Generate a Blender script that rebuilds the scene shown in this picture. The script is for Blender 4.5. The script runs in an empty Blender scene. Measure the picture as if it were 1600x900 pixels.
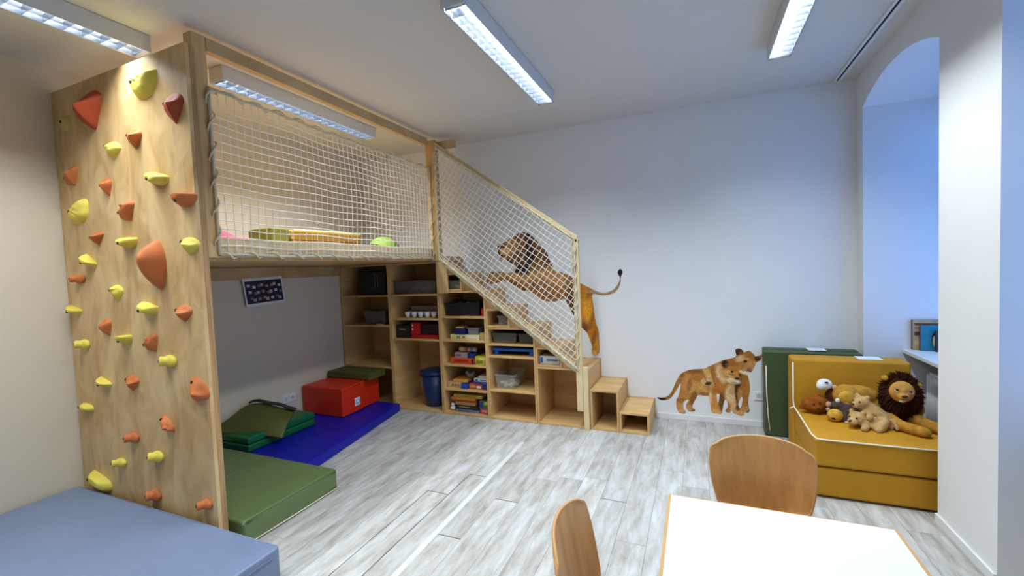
import bpy, bmesh, math, random
import numpy as np
from mathutils import Vector, Matrix

random.seed(7)
rng = np.random.default_rng(7)
SC = bpy.context.scene
COL = SC.collection

# ------------------------------------------------------------------ camera
def make_camera():
    cam = bpy.data.cameras.new('camera'); o = bpy.data.objects.new('camera', cam); COL.objects.link(o)
    pitch, yaw, roll = CAM_ANG
    f = Vector((-math.sin(yaw) * math.cos(pitch), math.cos(yaw) * math.cos(pitch), -math.sin(pitch)))
    r = Vector((math.cos(yaw), math.sin(yaw), 0)); u = r.cross(f)
    r2 = r * math.cos(roll) + u * math.sin(roll); u2 = -r * math.sin(roll) + u * math.cos(roll)
    m = Matrix((r2, u2, -f)).transposed().to_4x4(); m.translation = Vector((0, 0, 1.55))
    o.matrix_world = m
    cam.sensor_width = 36.0; cam.lens = 678.93 * 36.0 / 1600.0; cam.clip_start = 0.02
    SC.camera = o
CAM_ANG = (0.0448, 0.4027, -0.0406)
make_camera()

# ------------------------------------------------------------------ sky and exposure
w = bpy.data.worlds.new('dusk_sky'); SC.world = w; w.use_nodes = True
bg = w.node_tree.nodes['Background']
bg.inputs[0].default_value = (0.11, 0.37, 1.0, 1); bg.inputs[1].default_value = 1.2
SC.view_settings.view_transform = 'Standard'; SC.view_settings.look = 'None'
SC.view_settings.exposure = 1.18; SC.view_settings.gamma = 1.0; SC.view_settings.use_curve_mapping = False
SC.cycles.max_bounces = 10; SC.cycles.diffuse_bounces = 3; SC.cycles.transparent_max_bounces = 16
SC.cycles.caustics_reflective = False; SC.cycles.caustics_refractive = False
SC.cycles.sample_clamp_indirect = 6.0
TUBE_POWER = 9.0            # glow of the fluorescent tubes themselves
LAMP_WATT = 11.5            # light each lamp throws down through its louvre
LAMP_SPREAD = math.radians(128)
TUBE_COLOUR = (0.85, 0.95, 1.0)

# ------------------------------------------------------------------ main measures (metres)
YB, YS, ZC, XL, XR = 4.505, 3.992, 3.004, -3.95, 1.243
YF = -1.6
RISE, RUN, X1 = 0.1907, 0.2655, -0.417
XD = -2.588
YP = 1.54

# ------------------------------------------------------------------ materials
def srgb(r, g, b):
    def c(v):
        v /= 255.0
        return v / 12.92 if v <= 0.04045 else ((v + 0.055) / 1.055) ** 2.4
    return (c(r), c(g), c(b), 1.0)

MATS = {}
def mat(name, col, rough=0.6, metal=0.0, noise=0.0, nscale=8.0, stretch=(1, 1, 1), bump=0.0, bscale=60.0, bdist=0.002, spec=None, per_obj=0.0, emis=None, alpha=None, trans=0.0, detail=4.0, col2=None):
    """principled material; colour varies with stretched noise, relief from a second noise"""
    if name in MATS: return MATS[name]
    m = bpy.data.materials.new(name); m.use_nodes = True; MATS[name] = m
    nt = m.node_tree; p = nt.nodes['Principled BSDF']
    p.inputs['Base Color'].default_value = col; p.inputs['Roughness'].default_value = rough; p.inputs['Metallic'].default_value = metal
    if spec is not None: p.inputs['Specular IOR Level'].default_value = spec
    if trans: p.inputs['Transmission Weight'].default_value = trans
    L = nt.links.new
    tc = nt.nodes.new('ShaderNodeTexCoord')
    src = tc.outputs['Object']
    if per_obj:
        oi = nt.nodes.new('ShaderNodeObjectInfo')
        ad = nt.nodes.new('ShaderNodeVectorMath'); ad.operation = 'ADD'
        sc = nt.nodes.new('ShaderNodeVectorMath'); sc.operation = 'SCALE'; sc.inputs[3].default_value = 37.0
        cx = nt.nodes.new('ShaderNodeCombineXYZ'); L(oi.outputs['Random'], cx.inputs[0]); L(oi.outputs['Random'], cx.inputs[1]); L(oi.outputs['Random'], cx.inputs[2])
        L(cx.outputs[0], sc.inputs[0]); L(src, ad.inputs[0]); L(sc.outputs[0], ad.inputs[1]); src = ad.outputs[0]
    if noise:
        mp = nt.nodes.new('ShaderNodeMapping'); mp.inputs['Scale'].default_value = stretch; L(src, mp.inputs[0])
        nz = nt.nodes.new('ShaderNodeTexNoise'); nz.inputs['Scale'].default_value = nscale; nz.inputs['Detail'].default_value = detail; nz.inputs['Roughness'].default_value = 0.6
        L(mp.outputs[0], nz.inputs['Vector'])
        cr = nt.nodes.new('ShaderNodeValToRGB')
        c2 = col2 if col2 else tuple(max(0, v * (1 - noise)) for v in col[:3]) + (1,)
        c1 = col if col2 else tuple(min(1, v * (1 + noise * 0.6)) for v in col[:3]) + (1,)
        cr.color_ramp.elements[0].position = 0.32; cr.color_ramp.elements[0].color = c2
        cr.color_ramp.elements[1].position = 0.68; cr.color_ramp.elements[1].color = c1
        L(nz.outputs['Fac'], cr.inputs[0])
        out = cr.outputs[0]
        if per_obj:
            hs = nt.nodes.new('ShaderNodeHueSaturation')
            mr = nt.nodes.new('ShaderNodeMapRange'); mr.inputs[3].default_value = 1 - per_obj; mr.inputs[4].default_value = 1 + per_obj
            L(oi.outputs['Random'], mr.inputs[0]); L(mr.outputs[0], hs.inputs['Value']); L(out, hs.inputs['Color']); out = hs.outputs[0]
        L(out, p.inputs['Base Color'])
    if bump:
        nb = nt.nodes.new('ShaderNodeTexNoise'); nb.inputs['Scale'].default_value = bscale; nb.inputs['Detail'].default_value = 3
        L(tc.outputs['Object'], nb.inputs['Vector'])
        bp = nt.nodes.new('ShaderNodeBump'); bp.inputs['Strength'].default_value = bump; bp.inputs['Distance'].default_value = bdist
        L(nb.outputs['Fac'], bp.inputs['Height']); L(bp.outputs[0], p.inputs['Normal'])
    if emis:
        p.inputs['Emission Color'].default_value = emis[0] + (1,); p.inputs['Emission Strength'].default_value = emis[1]
    if alpha is not None: p.inputs['Alpha'].default_value = alpha
    return m

def simple(name, r, g, b, rough=0.55, **k):
    return mat(name, srgb(r, g, b), rough, noise=k.pop('noise', 0.06), nscale=k.pop('nscale', 12), **k)

M_WALL = mat('white_plaster', (0.85, 0.85, 0.85, 1), 0.9, noise=0.02, nscale=3, bump=0.25, bscale=120, bdist=0.001, spec=0.2)
M_SHADEWALL = mat('warm_shade_plaster', (0.77, 0.675, 0.53, 1), 0.9, noise=0.02, nscale=3, bump=0.25, bscale=120, bdist=0.001, spec=0.2)  # white wall; the warm tan of its shade is put into this colour
M_CEIL = mat('white_ceiling_paint', (0.70, 0.68, 0.65, 1), 0.95, noise=0.02, nscale=2, bump=0.15, bscale=90, bdist=0.001, spec=0.1)
M_TRIM = mat('white_gloss_paint', (0.82, 0.83, 0.84, 1), 0.35, noise=0.02, nscale=5)
M_PLY = mat('birch_plywood', srgb(226, 185, 126), 0.5, noise=0.2, nscale=2.2, stretch=(1.0, 1.0, 7.0), bump=0.05, bscale=90, per_obj=0.05, col2=srgb(206, 160, 100))
M_PLYH = mat('birch_plywood_flat', srgb(226, 186, 128), 0.5, noise=0.2, nscale=2.2, stretch=(1.2, 6.0, 1.2), bump=0.05, bscale=90, per_obj=0.05, col2=srgb(202, 158, 98))
M_PINE = mat('pine_wood', srgb(216, 184, 136), 0.5, noise=0.25, nscale=3, stretch=(9, 1.2, 1.2), bump=0.06, per_obj=0.04, col2=srgb(188, 150, 100))
M_PINEV = mat('pine_wood_upright', srgb(228, 190, 135), 0.5, noise=0.25, nscale=3, stretch=(9, 9, 0.8), bump=0.06, per_obj=0.04, col2=srgb(202, 158, 100))
M_PALEPINE = mat('pale_pine_wood', srgb(238, 216, 172), 0.5, noise=0.2, nscale=3, stretch=(2.5, 9, 2.5), bump=0.05, col2=srgb(222, 192, 140))
M_PLYEDGE = mat('plywood_edge_layers', srgb(205, 165, 112), 0.6, noise=0.35, nscale=5, stretch=(40, 40, 0.6), col2=srgb(150, 108, 66))
M_ORANGE = mat('orange_hold_resin', srgb(208, 116, 58), 0.65, noise=0.08, nscale=20, bump=0.3, bscale=250, bdist=0.001)
M_DKORANGE = mat('red_brown_hold_resin', srgb(178, 72, 36), 0.65, noise=0.08, nscale=20, bump=0.3, bscale=250, bdist=0.001)
M_YELLOW = mat('yellow_hold_resin', srgb(240, 218, 90), 0.65, noise=0.08, nscale=20, bump=0.3, bscale=250, bdist=0.001)
M_PALEY = mat('pale_yellow_hold_resin', srgb(205, 180, 105), 0.65, noise=0.08, nscale=20)
M_STEEL = mat('dark_steel_bolt', srgb(44, 32, 26), 0.6, metal=0.2, noise=0.05)
M_ALU = mat('bright_louvre_aluminium', (0.30, 0.32, 0.36, 1), 0.3, metal=1.0, noise=0.02)
M_REFL = mat('white_reflector', (0.55, 0.59, 0.68, 1), 0.42, metal=1.0, noise=0.01)
M_LAMP = mat('white_lamp_housing', (0.72, 0.72, 0.71, 1), 0.45, noise=0.02)
M_TUBE = mat('lit_fluorescent_tube', (0.9, 0.9, 0.9, 1), 0.4, emis=(TUBE_COLOUR, TUBE_POWER))
M_ROPE = mat('natural_white_rope', srgb(226, 212, 180), 0.85, noise=0.15, nscale=60, bump=0.5, bscale=400)
M_CORD = mat('white_net_cord', srgb(246, 242, 232), 0.8, noise=0.04, nscale=60)
M_BLUEMAT = mat('grey_blue_vinyl', srgb(118, 133, 162), 0.42, noise=0.05, nscale=3, bump=0.15, bscale=9, bdist=0.006)
M_BLUEZIP = simple('dark_blue_grey_seam', 88, 104, 140, 0.5)
M_GREENM = mat('moss_green_vinyl', srgb(104, 122, 74), 0.42, noise=0.06, nscale=4, bump=0.2, bscale=11, bdist=0.006)
M_OLIVE = mat('olive_vinyl', srgb(84, 88, 34), 0.55, noise=0.12, nscale=6, bump=0.2, bscale=14, bdist=0.004)
M_DKGREEN = mat('bottle_green_vinyl', srgb(8, 100, 56), 0.4, noise=0.06, nscale=5)
M_NAVY = mat('royal_blue_vinyl', srgb(10, 18, 160), 0.5, noise=0.06, nscale=4, bump=0.1, bscale=12, bdist=0.004)
M_RED = mat('signal_red_vinyl', srgb(222, 48, 10), 0.42, noise=0.04, nscale=5)
M_FOREST = mat('forest_green_cover', srgb(66, 82, 46), 0.55, noise=0.1, nscale=6, bump=0.1, bscale=14, bdist=0.004)
M_OCHRE = mat('ochre_microfibre', srgb(192, 136, 12), 0.75, noise=0.1, nscale=5, bump=0.2, bscale=30, bdist=0.002)
M_PIPING = simple('cream_piping', 236, 226, 200, 0.6)
M_WHITE = simple('white_plastic', 236, 238, 240, 0.4)
M_LAMINATE = mat('white_table_laminate', srgb(244, 246, 242), 0.35, noise=0.01, nscale=5)
M_BEECH = mat('beech_veneer', srgb(220, 160, 92), 0.4, noise=0.25, nscale=3.0, stretch=(6, 6, 0.7), detail=6, per_obj=0.05, col2=srgb(190, 130, 66))
M_BEECHEDGE = simple('beech_edge_strip', 214, 160, 98, 0.5)
M_CHROME = mat('grey_steel_tube', (0.5, 0.5, 0.52, 1), 0.3, metal=1.0, noise=0.02)
M_GREYPL = simple('grey_plastic_shadow_gap', 40, 38, 36, 0.6)
M_FRAME = mat('white_window_frame', (0.8, 0.8, 0.8, 1), 0.4, noise=0.02)

def glassy(name, tint, gloss=0.12, opacity=0.0, body=(0.8, 0.8, 0.8, 1)):
    m = bpy.data.materials.new(name); m.use_nodes = True; nt = m.node_tree; nt.nodes.clear(); L = nt.links.new
    o = nt.nodes.new('ShaderNodeOutputMaterial'); t = nt.nodes.new('ShaderNodeBsdfTransparent'); t.inputs[0].default_value = tint
    gl = nt.nodes.new('ShaderNodeBsdfGlossy'); gl.inputs['Roughness'].default_value = 0.08
    mx = nt.nodes.new('ShaderNodeMixShader'); mx.inputs[0].default_value = gloss
    L(t.outputs[0], mx.inputs[1]); L(gl.outputs[0], mx.inputs[2]); last = mx
    if opacity:
        d = nt.nodes.new('ShaderNodeBsdfDiffuse'); d.inputs[0].default_value = body
        nz = nt.nodes.new('ShaderNodeTexNoise'); nz.inputs['Scale'].default_value = 25
        mr = nt.nodes.new('ShaderNodeMapRange'); mr.inputs[3].default_value = opacity * 0.8; mr.inputs[4].default_value = opacity * 1.2
        L(nz.outputs['Fac'], mr.inputs[0])
        m2 = nt.nodes.new('ShaderNodeMixShader'); L(mr.outputs[0], m2.inputs[0]); L(mx.outputs[0], m2.inputs[1]); L(d.outputs[0], m2.inputs[2]); last = m2
    L(last.outputs[0], o.inputs[0]); MATS[name] = m
    return m
M_GLASS = glassy('window_glass', (0.95, 0.97, 1, 1), 0.06)
M_CLEAR = glassy('clear_plastic', (0.92, 0.92, 0.9, 1), 0.06, 0.14, (0.8, 0.78, 0.72, 1))
M_SMOKE = glassy('cloudy_dark_plastic', (0.6, 0.6, 0.55, 1), 0.06, 0.25, (0.34, 0.32, 0.26, 1))

# plywood climbing board: broad cathedral grain and vertical rub marks
def board_material():
    m = bpy.data.materials.new('climbing_board_plywood'); m.use_nodes = True; nt = m.node_tree; p = nt.nodes['Principled BSDF']; L = nt.links.new
    p.inputs['Roughness'].default_value = 0.42
    tc = nt.nodes.new('ShaderNodeTexCoord')
    mp = nt.nodes.new('ShaderNodeMapping'); mp.inputs['Scale'].default_value = (1.6, 1.6, 0.9); L(tc.outputs['Object'], mp.inputs[0])
    n1 = nt.nodes.new('ShaderNodeTexNoise'); n1.inputs['Scale'].default_value = 3.2; n1.inputs['Detail'].default_value = 6; n1.inputs['Distortion'].default_value = 1.2; L(mp.outputs[0], n1.inputs[0])
    c1 = nt.nodes.new('ShaderNodeValToRGB'); c1.color_ramp.elements[0].position = 0.34; c1.color_ramp.elements[0].color = srgb(200, 158, 102)
    c1.color_ramp.elements[1].position = 0.62; c1.color_ramp.elements[1].color = srgb(228, 192, 138); L(n1.outputs[0], c1.inputs[0])
    mp2 = nt.nodes.new('ShaderNodeMapping'); mp2.inputs['Scale'].default_value = (9, 9, 2.2); mp2.inputs['Rotation'].default_value = (0, 0.35, 0); L(tc.outputs['Object'], mp2.inputs[0])
    n2 = nt.nodes.new('ShaderNodeTexNoise'); n2.inputs['Scale'].default_value = 2.0; n2.inputs['Detail'].default_value = 3; L(mp2.outputs[0], n2.inputs[0])
    c2 = nt.nodes.new('ShaderNodeValToRGB'); c2.color_ramp.elements[0].position = 0.28; c2.color_ramp.elements[0].color = (0.72, 0.68, 0.62, 1); c2.color_ramp.elements[1].position = 0.42; c2.color_ramp.elements[1].color = (1, 1, 1, 1); L(n2.outputs[0], c2.inputs[0])
    mm = nt.nodes.new('ShaderNodeMix'); mm.data_type = 'RGBA'; mm.blend_type = 'MULTIPLY'; mm.inputs[0].default_value = 0.8
    L(c1.outputs[0], mm.inputs[6]); L(c2.outputs[0], mm.inputs[7]); L(mm.outputs[2], p.inputs['Base Color'])
    return m
M_BOARD = board_material()

# whitewashed floor plank: object random shifts tone and grain
def plank_material():
    m = bpy.data.materials.new('whitewashed_oak_plank'); m.use_nodes = True; nt = m.node_tree; p = nt.nodes['Principled BSDF']; L = nt.links.new
    p.inputs['Roughness'].default_value = 0.45; p.inputs['Specular IOR Level'].default_value = 0.35
    tc = nt.nodes.new('ShaderNodeTexCoord'); oi = nt.nodes.new('ShaderNodeObjectInfo')
    ml = nt.nodes.new('ShaderNodeMath'); ml.operation = 'MULTIPLY'; ml.inputs[1].default_value = 61.0; L(oi.outputs['Random'], ml.inputs[0])
    cb = nt.nodes.new('ShaderNodeCombineXYZ'); L(ml.outputs[0], cb.inputs[0]); L(ml.outputs[0], cb.inputs[1]); L(ml.outputs[0], cb.inputs[2])
    ad = nt.nodes.new('ShaderNodeVectorMath'); L(tc.outputs['Object'], ad.inputs[0]); L(cb.outputs[0], ad.inputs[1])
    def nz(scale, stretch, det, dist=0.0):
        mp = nt.nodes.new('ShaderNodeMapping'); mp.inputs['Scale'].default_value = stretch; L(ad.outputs[0], mp.inputs[0])
        n = nt.nodes.new('ShaderNodeTexNoise'); n.inputs['Scale'].default_value = scale; n.inputs['Detail'].default_value = det; n.inputs['Distortion'].default_value = dist; n.inputs['Roughness'].default_value = 0.65
        L(mp.outputs[0], n.inputs[0]); return n.outputs[0]
    a = nz(4.0, (4.2, 0.85, 1), 6, 0.25)
    c1 = nt.nodes.new('ShaderNodeValToRGB'); e = c1.color_ramp.elements
    e[0].position = 0.30; e[0].color = srgb(156, 150, 142); e[1].position = 0.66; e[1].color = srgb(208, 209, 208)
    x = c1.color_ramp.elements.new(0.46); x.color = srgb(186, 182, 176); L(a, c1.inputs[0])
    b = nz(6.0, (9.0, 0.9, 1), 4)
    c2 = nt.nodes.new('ShaderNodeValToRGB'); e = c2.color_ramp.elements; e[0].position = 0.3; e[0].color = (0.82, 0.80, 0.78, 1); e[1].position = 0.5; e[1].color = (1, 1, 1, 1); L(b, c2.inputs[0])
    mm = nt.nodes.new('ShaderNodeMix'); mm.data_type = 'RGBA'; mm.blend_type = 'MULTIPLY'; mm.inputs[0].default_value = 0.7
    L(c1.outputs[0], mm.inputs[6]); L(c2.outputs[0], mm.inputs[7])
    hs = nt.nodes.new('ShaderNodeHueSaturation'); mr = nt.nodes.new('ShaderNodeMapRange'); mr.inputs[3].default_value = 0.90; mr.inputs[4].default_value = 1.05
    L(oi.outputs['Random'], mr.inputs[0]); L(mr.outputs[0], hs.inputs['Value']); L(mm.outputs[2], hs.inputs['Color']); L(hs.outputs[0], p.inputs['Base Color'])
    return m
M_PLANK = plank_material()

def attr_material(name, rough=0.6, fur=0.0, fscale=120.0):
    m = bpy.data.materials.new(name); m.use_nodes = True; nt = m.node_tree; p = nt.nodes['Principled BSDF']; L = nt.links.new
    p.inputs['Roughness'].default_value = rough; p.inputs['Specular IOR Level'].default_value = 0.2
    at = nt.nodes.new('ShaderNodeAttribute'); at.attribute_name = 'Col'
    tc = nt.nodes.new('ShaderNodeTexCoord')
    nz = nt.nodes.new('ShaderNodeTexNoise'); nz.inputs['Scale'].default_value = fscale; nz.inputs['Detail'].default_value = 4; L(tc.outputs['Object'], nz.inputs[0])
    mr = nt.nodes.new('ShaderNodeMapRange'); mr.inputs[1].default_value = 0.3; mr.inputs[2].default_value = 0.7; mr.inputs[3].default_value = 1 - fur; mr.inputs[4].default_value = 1 + fur * 0.6
    L(nz.outputs[0], mr.inputs[0])
    hs = nt.nodes.new('ShaderNodeHueSaturation'); L(at.outputs['Color'], hs.inputs['Color']); L(mr.outputs[0], hs.inputs['Value']); L(hs.outputs[0], p.inputs['Base Color'])
    MATS[name] = m
    return m
M_DECAL = attr_material('printed_wall_sticker', 0.6, 0.22, 55.0)
M_PRINT = attr_material('printed_card', 0.45, 0.05, 30.0)

# ------------------------------------------------------------------ mesh builder
ORG = {}
class MB:
    def __init__(s): s.bm = bmesh.new()
    def hexa(s, c):
        v = [s.bm.verts.new(p) for p in c]
        for f in ((0, 3, 2, 1), (4, 5, 6, 7), (0, 1, 5, 4), (1, 2, 6, 5), (2, 3, 7, 6), (3, 0, 4, 7)): s.bm.faces.new([v[i] for i in f])
        return s
    def box(s, x0, x1, y0, y1, z0, z1, bev=0.0, seg=2):
        t = MB() if bev else s
        t.hexa([(x0, y0, z0), (x1, y0, z0), (x1, y1, z0), (x0, y1, z0), (x0, y0, z1), (x1, y0, z1), (x1, y1, z1), (x0, y1, z1)])
        if bev:
            bmesh.ops.bevel(t.bm, geom=list(t.bm.edges), offset=bev, segments=seg, profile=0.5, affect='EDGES')
            s.merge(t)
        return s
    def merge(s, t, M=None):
        me = bpy.data.meshes.new('tmp'); t.bm.to_mesh(me); t.bm.free()
        if M is not None: me.transform(M)
        s.bm.from_mesh(me); bpy.data.meshes.remove(me)
        return s
    def bar(s, p0, p1, w, h, up=(0, 0, 1)):
        """rectangular bar from p0 to p1, w across, h along 'up'"""
        p0, p1 = Vector(p0), Vector(p1); d = (p1 - p0).normalized(); a = d.cross(Vector(up)).normalized() * (w / 2); b = a.cross(d).normalized() * (h / 2)
        return s.hexa([p0 - a - b, p0 + a - b, p1 + a - b, p1 - a - b, p0 - a + b, p0 + a + b, p1 + a + b, p1 - a + b])
    def tube(s, pts, r, n=8, closed=False, caps=True):
        pts = [Vector(p) for p in pts]; N = len(pts); rs = r if isinstance(r, (list, tuple)) else [r] * N
        rings = []; ref = None
        for i, p in enumerate(pts):
            if closed: d = pts[(i + 1) % N] - pts[i - 1]
            else: d = pts[min(i + 1, N - 1)] - pts[max(i - 1, 0)]
            if d.length < 1e-9: d = Vector((0, 0, 1))
            d.normalize()
            if ref is None: ref = Vector((0, 0, 1)) if abs(d.z) < 0.9 else Vector((1, 0, 0))
            a = d.cross(ref)
            if a.length < 1e-6: a = d.cross(Vector((0.3, 0.9, 0.2)))
            a.normalize(); b = d.cross(a); ref = a.cross(d)
            rings.append([s.bm.verts.new(p + (a * math.cos(t) + b * math.sin(t)) * rs[i]) for t in [2 * math.pi * k / n for k in range(n)]])
        M = N if closed else N - 1
        for i in range(M):
            A, B = rings[i], rings[(i + 1) % N]
            for k in range(n): s.bm.faces.new((A[k], B[k], B[(k + 1) % n], A[(k + 1) % n]))
        if caps and not closed:
            s.bm.faces.new(rings[0]); s.bm.faces.new(rings[-1][::-1])
        return s
    def cyl(s, p0, p1, r0, r1=None, n=16): return s.tube([p0, p1], [r0, r0 if r1 is None else r1], n)
    def lathe(s, prof, c=(0, 0, 0), n=24):
        rings = [[s.bm.verts.new((c[0] + r * math.cos(2 * math.pi * k / n), c[1] + r * math.sin(2 * math.pi * k / n), c[2] + z)) for k in range(n)] for r, z in prof]
        for A, B in zip(rings, rings[1:]):
            for k in range(n): s.bm.faces.new((A[k], A[(k + 1) % n], B[(k + 1) % n], B[k]))
        s.bm.faces.new(rings[0][::-1]); s.bm.faces.new(rings[-1])
        return s
    def ell(s, c, r, rot=None, sub=3):
        M = Matrix.Translation(c) @ (rot.to_4x4() if rot is not None else Matrix.Identity(4)) @ Matrix.Diagonal((r[0], r[1], r[2], 1))
        bmesh.ops.create_icosphere(s.bm, subdivisions=sub, radius=1.0, matrix=M)
        return s
    def prism(s, poly, axis, a, b):
        """poly of 2-D points extruded along axis from a to b; axis 'x': (y,z), 'y': (x,z), 'z': (x,y)"""
        def P(p, t): return {'x': (t, p[0], p[1]), 'y': (p[0], t, p[1]), 'z': (p[0], p[1], t)}[axis]
        A = [s.bm.verts.new(P(p, a)) for p in poly]; B = [s.bm.verts.new(P(p, b)) for p in poly]; n = len(poly)
        s.bm.faces.new(A); s.bm.faces.new(B[::-1])
        for i in range(n): s.bm.faces.new((A[i], B[i], B[(i + 1) % n], A[(i + 1) % n]))
        return s
    def grid(s, fn, nu, nv, closed_u=False):
        V = [[s.bm.verts.new(fn(i / (nu if closed_u else nu - 1), j / (nv - 1))) for j in range(nv)] for i in range(nu)]
        for i in range(nu if closed_u else nu - 1):
            for j in range(nv - 1):
                A, B = V[i], V[(i + 1) % nu]; s.bm.faces.new((A[j], B[j], B[j + 1], A[j + 1]))
        return s
    def build(s, name, m, parent=None, smooth=False, local=False, bevel=0.0, seg=2, subsurf=0, remesh=0.0, solid=0.0, smoothmod=0):
        bmesh.ops.recalc_face_normals(s.bm, faces=list(s.bm.faces))
        me = bpy.data.meshes.new(name); s.bm.to_mesh(me); s.bm.free()
        o = bpy.data.objects.new(name, me); COL.objects.link(o)
        if m: me.materials.append(m)
        if parent is not None:
            o.parent = parent
            org = ORG.get(parent.name, Vector((0, 0, 0)))
            if not local and org.length > 0: me.transform(Matrix.Translation(-org))
            ORG[o.name] = org
        if smooth:
            for p in me.polygons: p.use_smooth = True
        if bevel:
            b = o.modifiers.new('bevel', 'BEVEL'); b.width = bevel; b.segments = seg; b.limit_method = 'ANGLE'; b.angle_limit = 0.6
            for p in me.polygons: p.use_smooth = True
            b.harden_normals = True
        if solid:
            b = o.modifiers.new('thickness', 'SOLIDIFY'); b.thickness = solid; b.offset = 0
        if remesh:
            b = o.modifiers.new('blend', 'REMESH'); b.mode = 'VOXEL'; b.voxel_size = remesh; b.use_smooth_shade = True
        if smoothmod:
            b = o.modifiers.new('soften', 'SMOOTH'); b.iterations = smoothmod; b.factor = 0.5
        if subsurf:
            b = o.modifiers.new('sub', 'SUBSURF'); b.levels = subsurf; b.render_levels = subsurf
        return o

def thing(name, label, cat, loc=(0, 0, 0), rotz=0.0, group=None):
    o = bpy.data.objects.new(name, None); COL.objects.link(o); o.location = loc; o.rotation_euler = (0, 0, rotz); o.empty_display_size = 0.05
    o['label'] = label; o['category'] = cat
    if group: o['group'] = group
    ORG[o.name] = Vector(loc)
    return o
def tag(o, label, cat, group=None):
    o['label'] = label; o['category'] = cat
    if group: o['group'] = group
    return o
def struct(o): o['kind'] = 'structure'; return o
def B(x0, x1, y0, y1, z0, z1, bev=0.0, seg=2): return MB().box(x0, x1, y0, y1, z0, z1, bev, seg)
def spline(pts, k=6, closed=True):
    P = [np.array(p, float) for p in pts]; n = len(P); out = []
    for i in range(n if closed else n - 1):
        p0 = P[(i - 1) % n] if closed or i > 0 else P[i]; p1 = P[i]; p2 = P[(i + 1) % n]; p3 = P[(i + 2) % n] if closed or i + 2 < n else p2
        for t in np.arange(k) / k:
            out.append(0.5 * ((2 * p1) + (-p0 + p2) * t + (2 * p0 - 5 * p1 + 4 * p2 - p3) * t * t + (-p0 + 3 * p1 - 3 * p2 + p3) * t ** 3))
    if not closed: out.append(P[-1])
    return out

# ================================================================== STRUCTURE
floor = struct(B(XL - 0.15, 2.0, YF - 0.15, YB + 0.15, -0.1, -0.005).build('floor', simple('dark_floor_underlay', 70, 64, 58, 0.9)))
PW = 0.167
cache = {}
def plank(x0, x1, y0, y1):
    key = (round(x1 - x0, 4), round(y1 - y0, 3))
    if key in cache:
        o = bpy.data.objects.new('plank', cache[key]); COL.objects.link(o); o.parent = floor
    else:
        hx, hy = (x1 - x0) / 2, (y1 - y0) / 2
        o = B(-hx, hx, -hy, hy, -0.005, 0.0).build('plank', M_PLANK, floor); cache[key] = o.data
    o.location = ((x0 + x1) / 2, (y0 + y1) / 2, 0)
known = {-1.787: 2.525, -1.62: 2.836, -1.453: 2.112, -1.286: 2.58, -0.618: 2.81}
k0 = -13
for k in range(k0, 22):
    x0 = -1.787 + k * PW; x1 = x0 + PW; jy = None
    for kx, ky in known.items():
        if abs(kx - x0) < 0.02: jy = ky
    y = (jy if jy else 2.4 + rng.uniform(0, 1.2)); named = jy is not None
    while y > -0.3: y -= 1.2
    x0c, x1c = max(x0, XL), min(x1, 1.78)
    while y < YB:
        a, b = max(y, -0.4), min(y + 1.2, YB)
        if b - a > 0.05:
            end_gap = 0.006 if named and abs(b - jy) < 0.02 else 0.0008
            side = 0.006 if named and abs(b - jy) < 0.02 and x0 < -1.6 else 0.0007
            plank(x0c + side, x1c - 0.0007, a + 0.0008, b - end_gap)
        y += 1.2
tag(B(-1.475, -1.438, 1.2, 3.52, 0.0, 0.0012).build('floor_tape', simple('off_white_tape', 214, 216, 213, 0.5)), 'long strip of white tape stuck along a seam of the grey plank floor', 'tape')

struct(B(XL - 0.15, 2.0, YF - 0.15, YB + 0.15, ZC, ZC + 0.12).build('ceiling', M_CEIL))
struct(B(XL - 0.15, XL, YF, YB, -0.1, ZC + 0.1).build('wall_left', M_SHADEWALL))
struct(B(XL - 0.15, 2.0, YB, YB + 0.15, -0.1, ZC + 0.1).build('wall_back', M_WALL))
struct(B(XL - 0.15, 2.0, YF - 0.15, YF, -0.1, ZC + 0.1).build('wall_front', M_WALL))
XO = 1.98
wr = MB()
wr.box(XR, XO, 4.356, YB, -0.1, ZC + 0.05); wr.box(XR, XO, 2.63, 3.164, -0.1, ZC + 0.05); wr.box(XR, XO, YF, 1.40, -0.1, ZC + 0.05)
def arch(y0, y1, spring, rise):
    hw = (y1 - y0) / 2; R = (hw * hw + rise * rise) / (2 * rise); cz = spring + rise - R; cy = (y0 + y1) / 2; a = math.asin(hw / R)
    return [(cy + R * math.sin(t), cz + R * math.cos(t)) for t in np.linspace(-a, a, 17)]
for y0, y1 in ((3.164, 4.356), (1.40, 2.63)):
    P = arch(y0, y1, 2.718, 0.128)
    for (ya, za), (yb, zb) in zip(P, P[1:]):
        wr.hexa([(XR, ya, za), (XO, ya, za), (XO, yb, zb), (XR, yb, zb), (XR, ya, ZC + 0.05), (XO, ya, ZC + 0.05), (XO, yb, ZC + 0.05), (XR, yb, ZC + 0.05)])
    wr.box(1.80, XO, y0, y1, -0.1, 0.757); wr.box(1.86, XO, y0, y1, 2.66, ZC)
struct(wr.build('wall_right', M_WALL))
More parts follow.
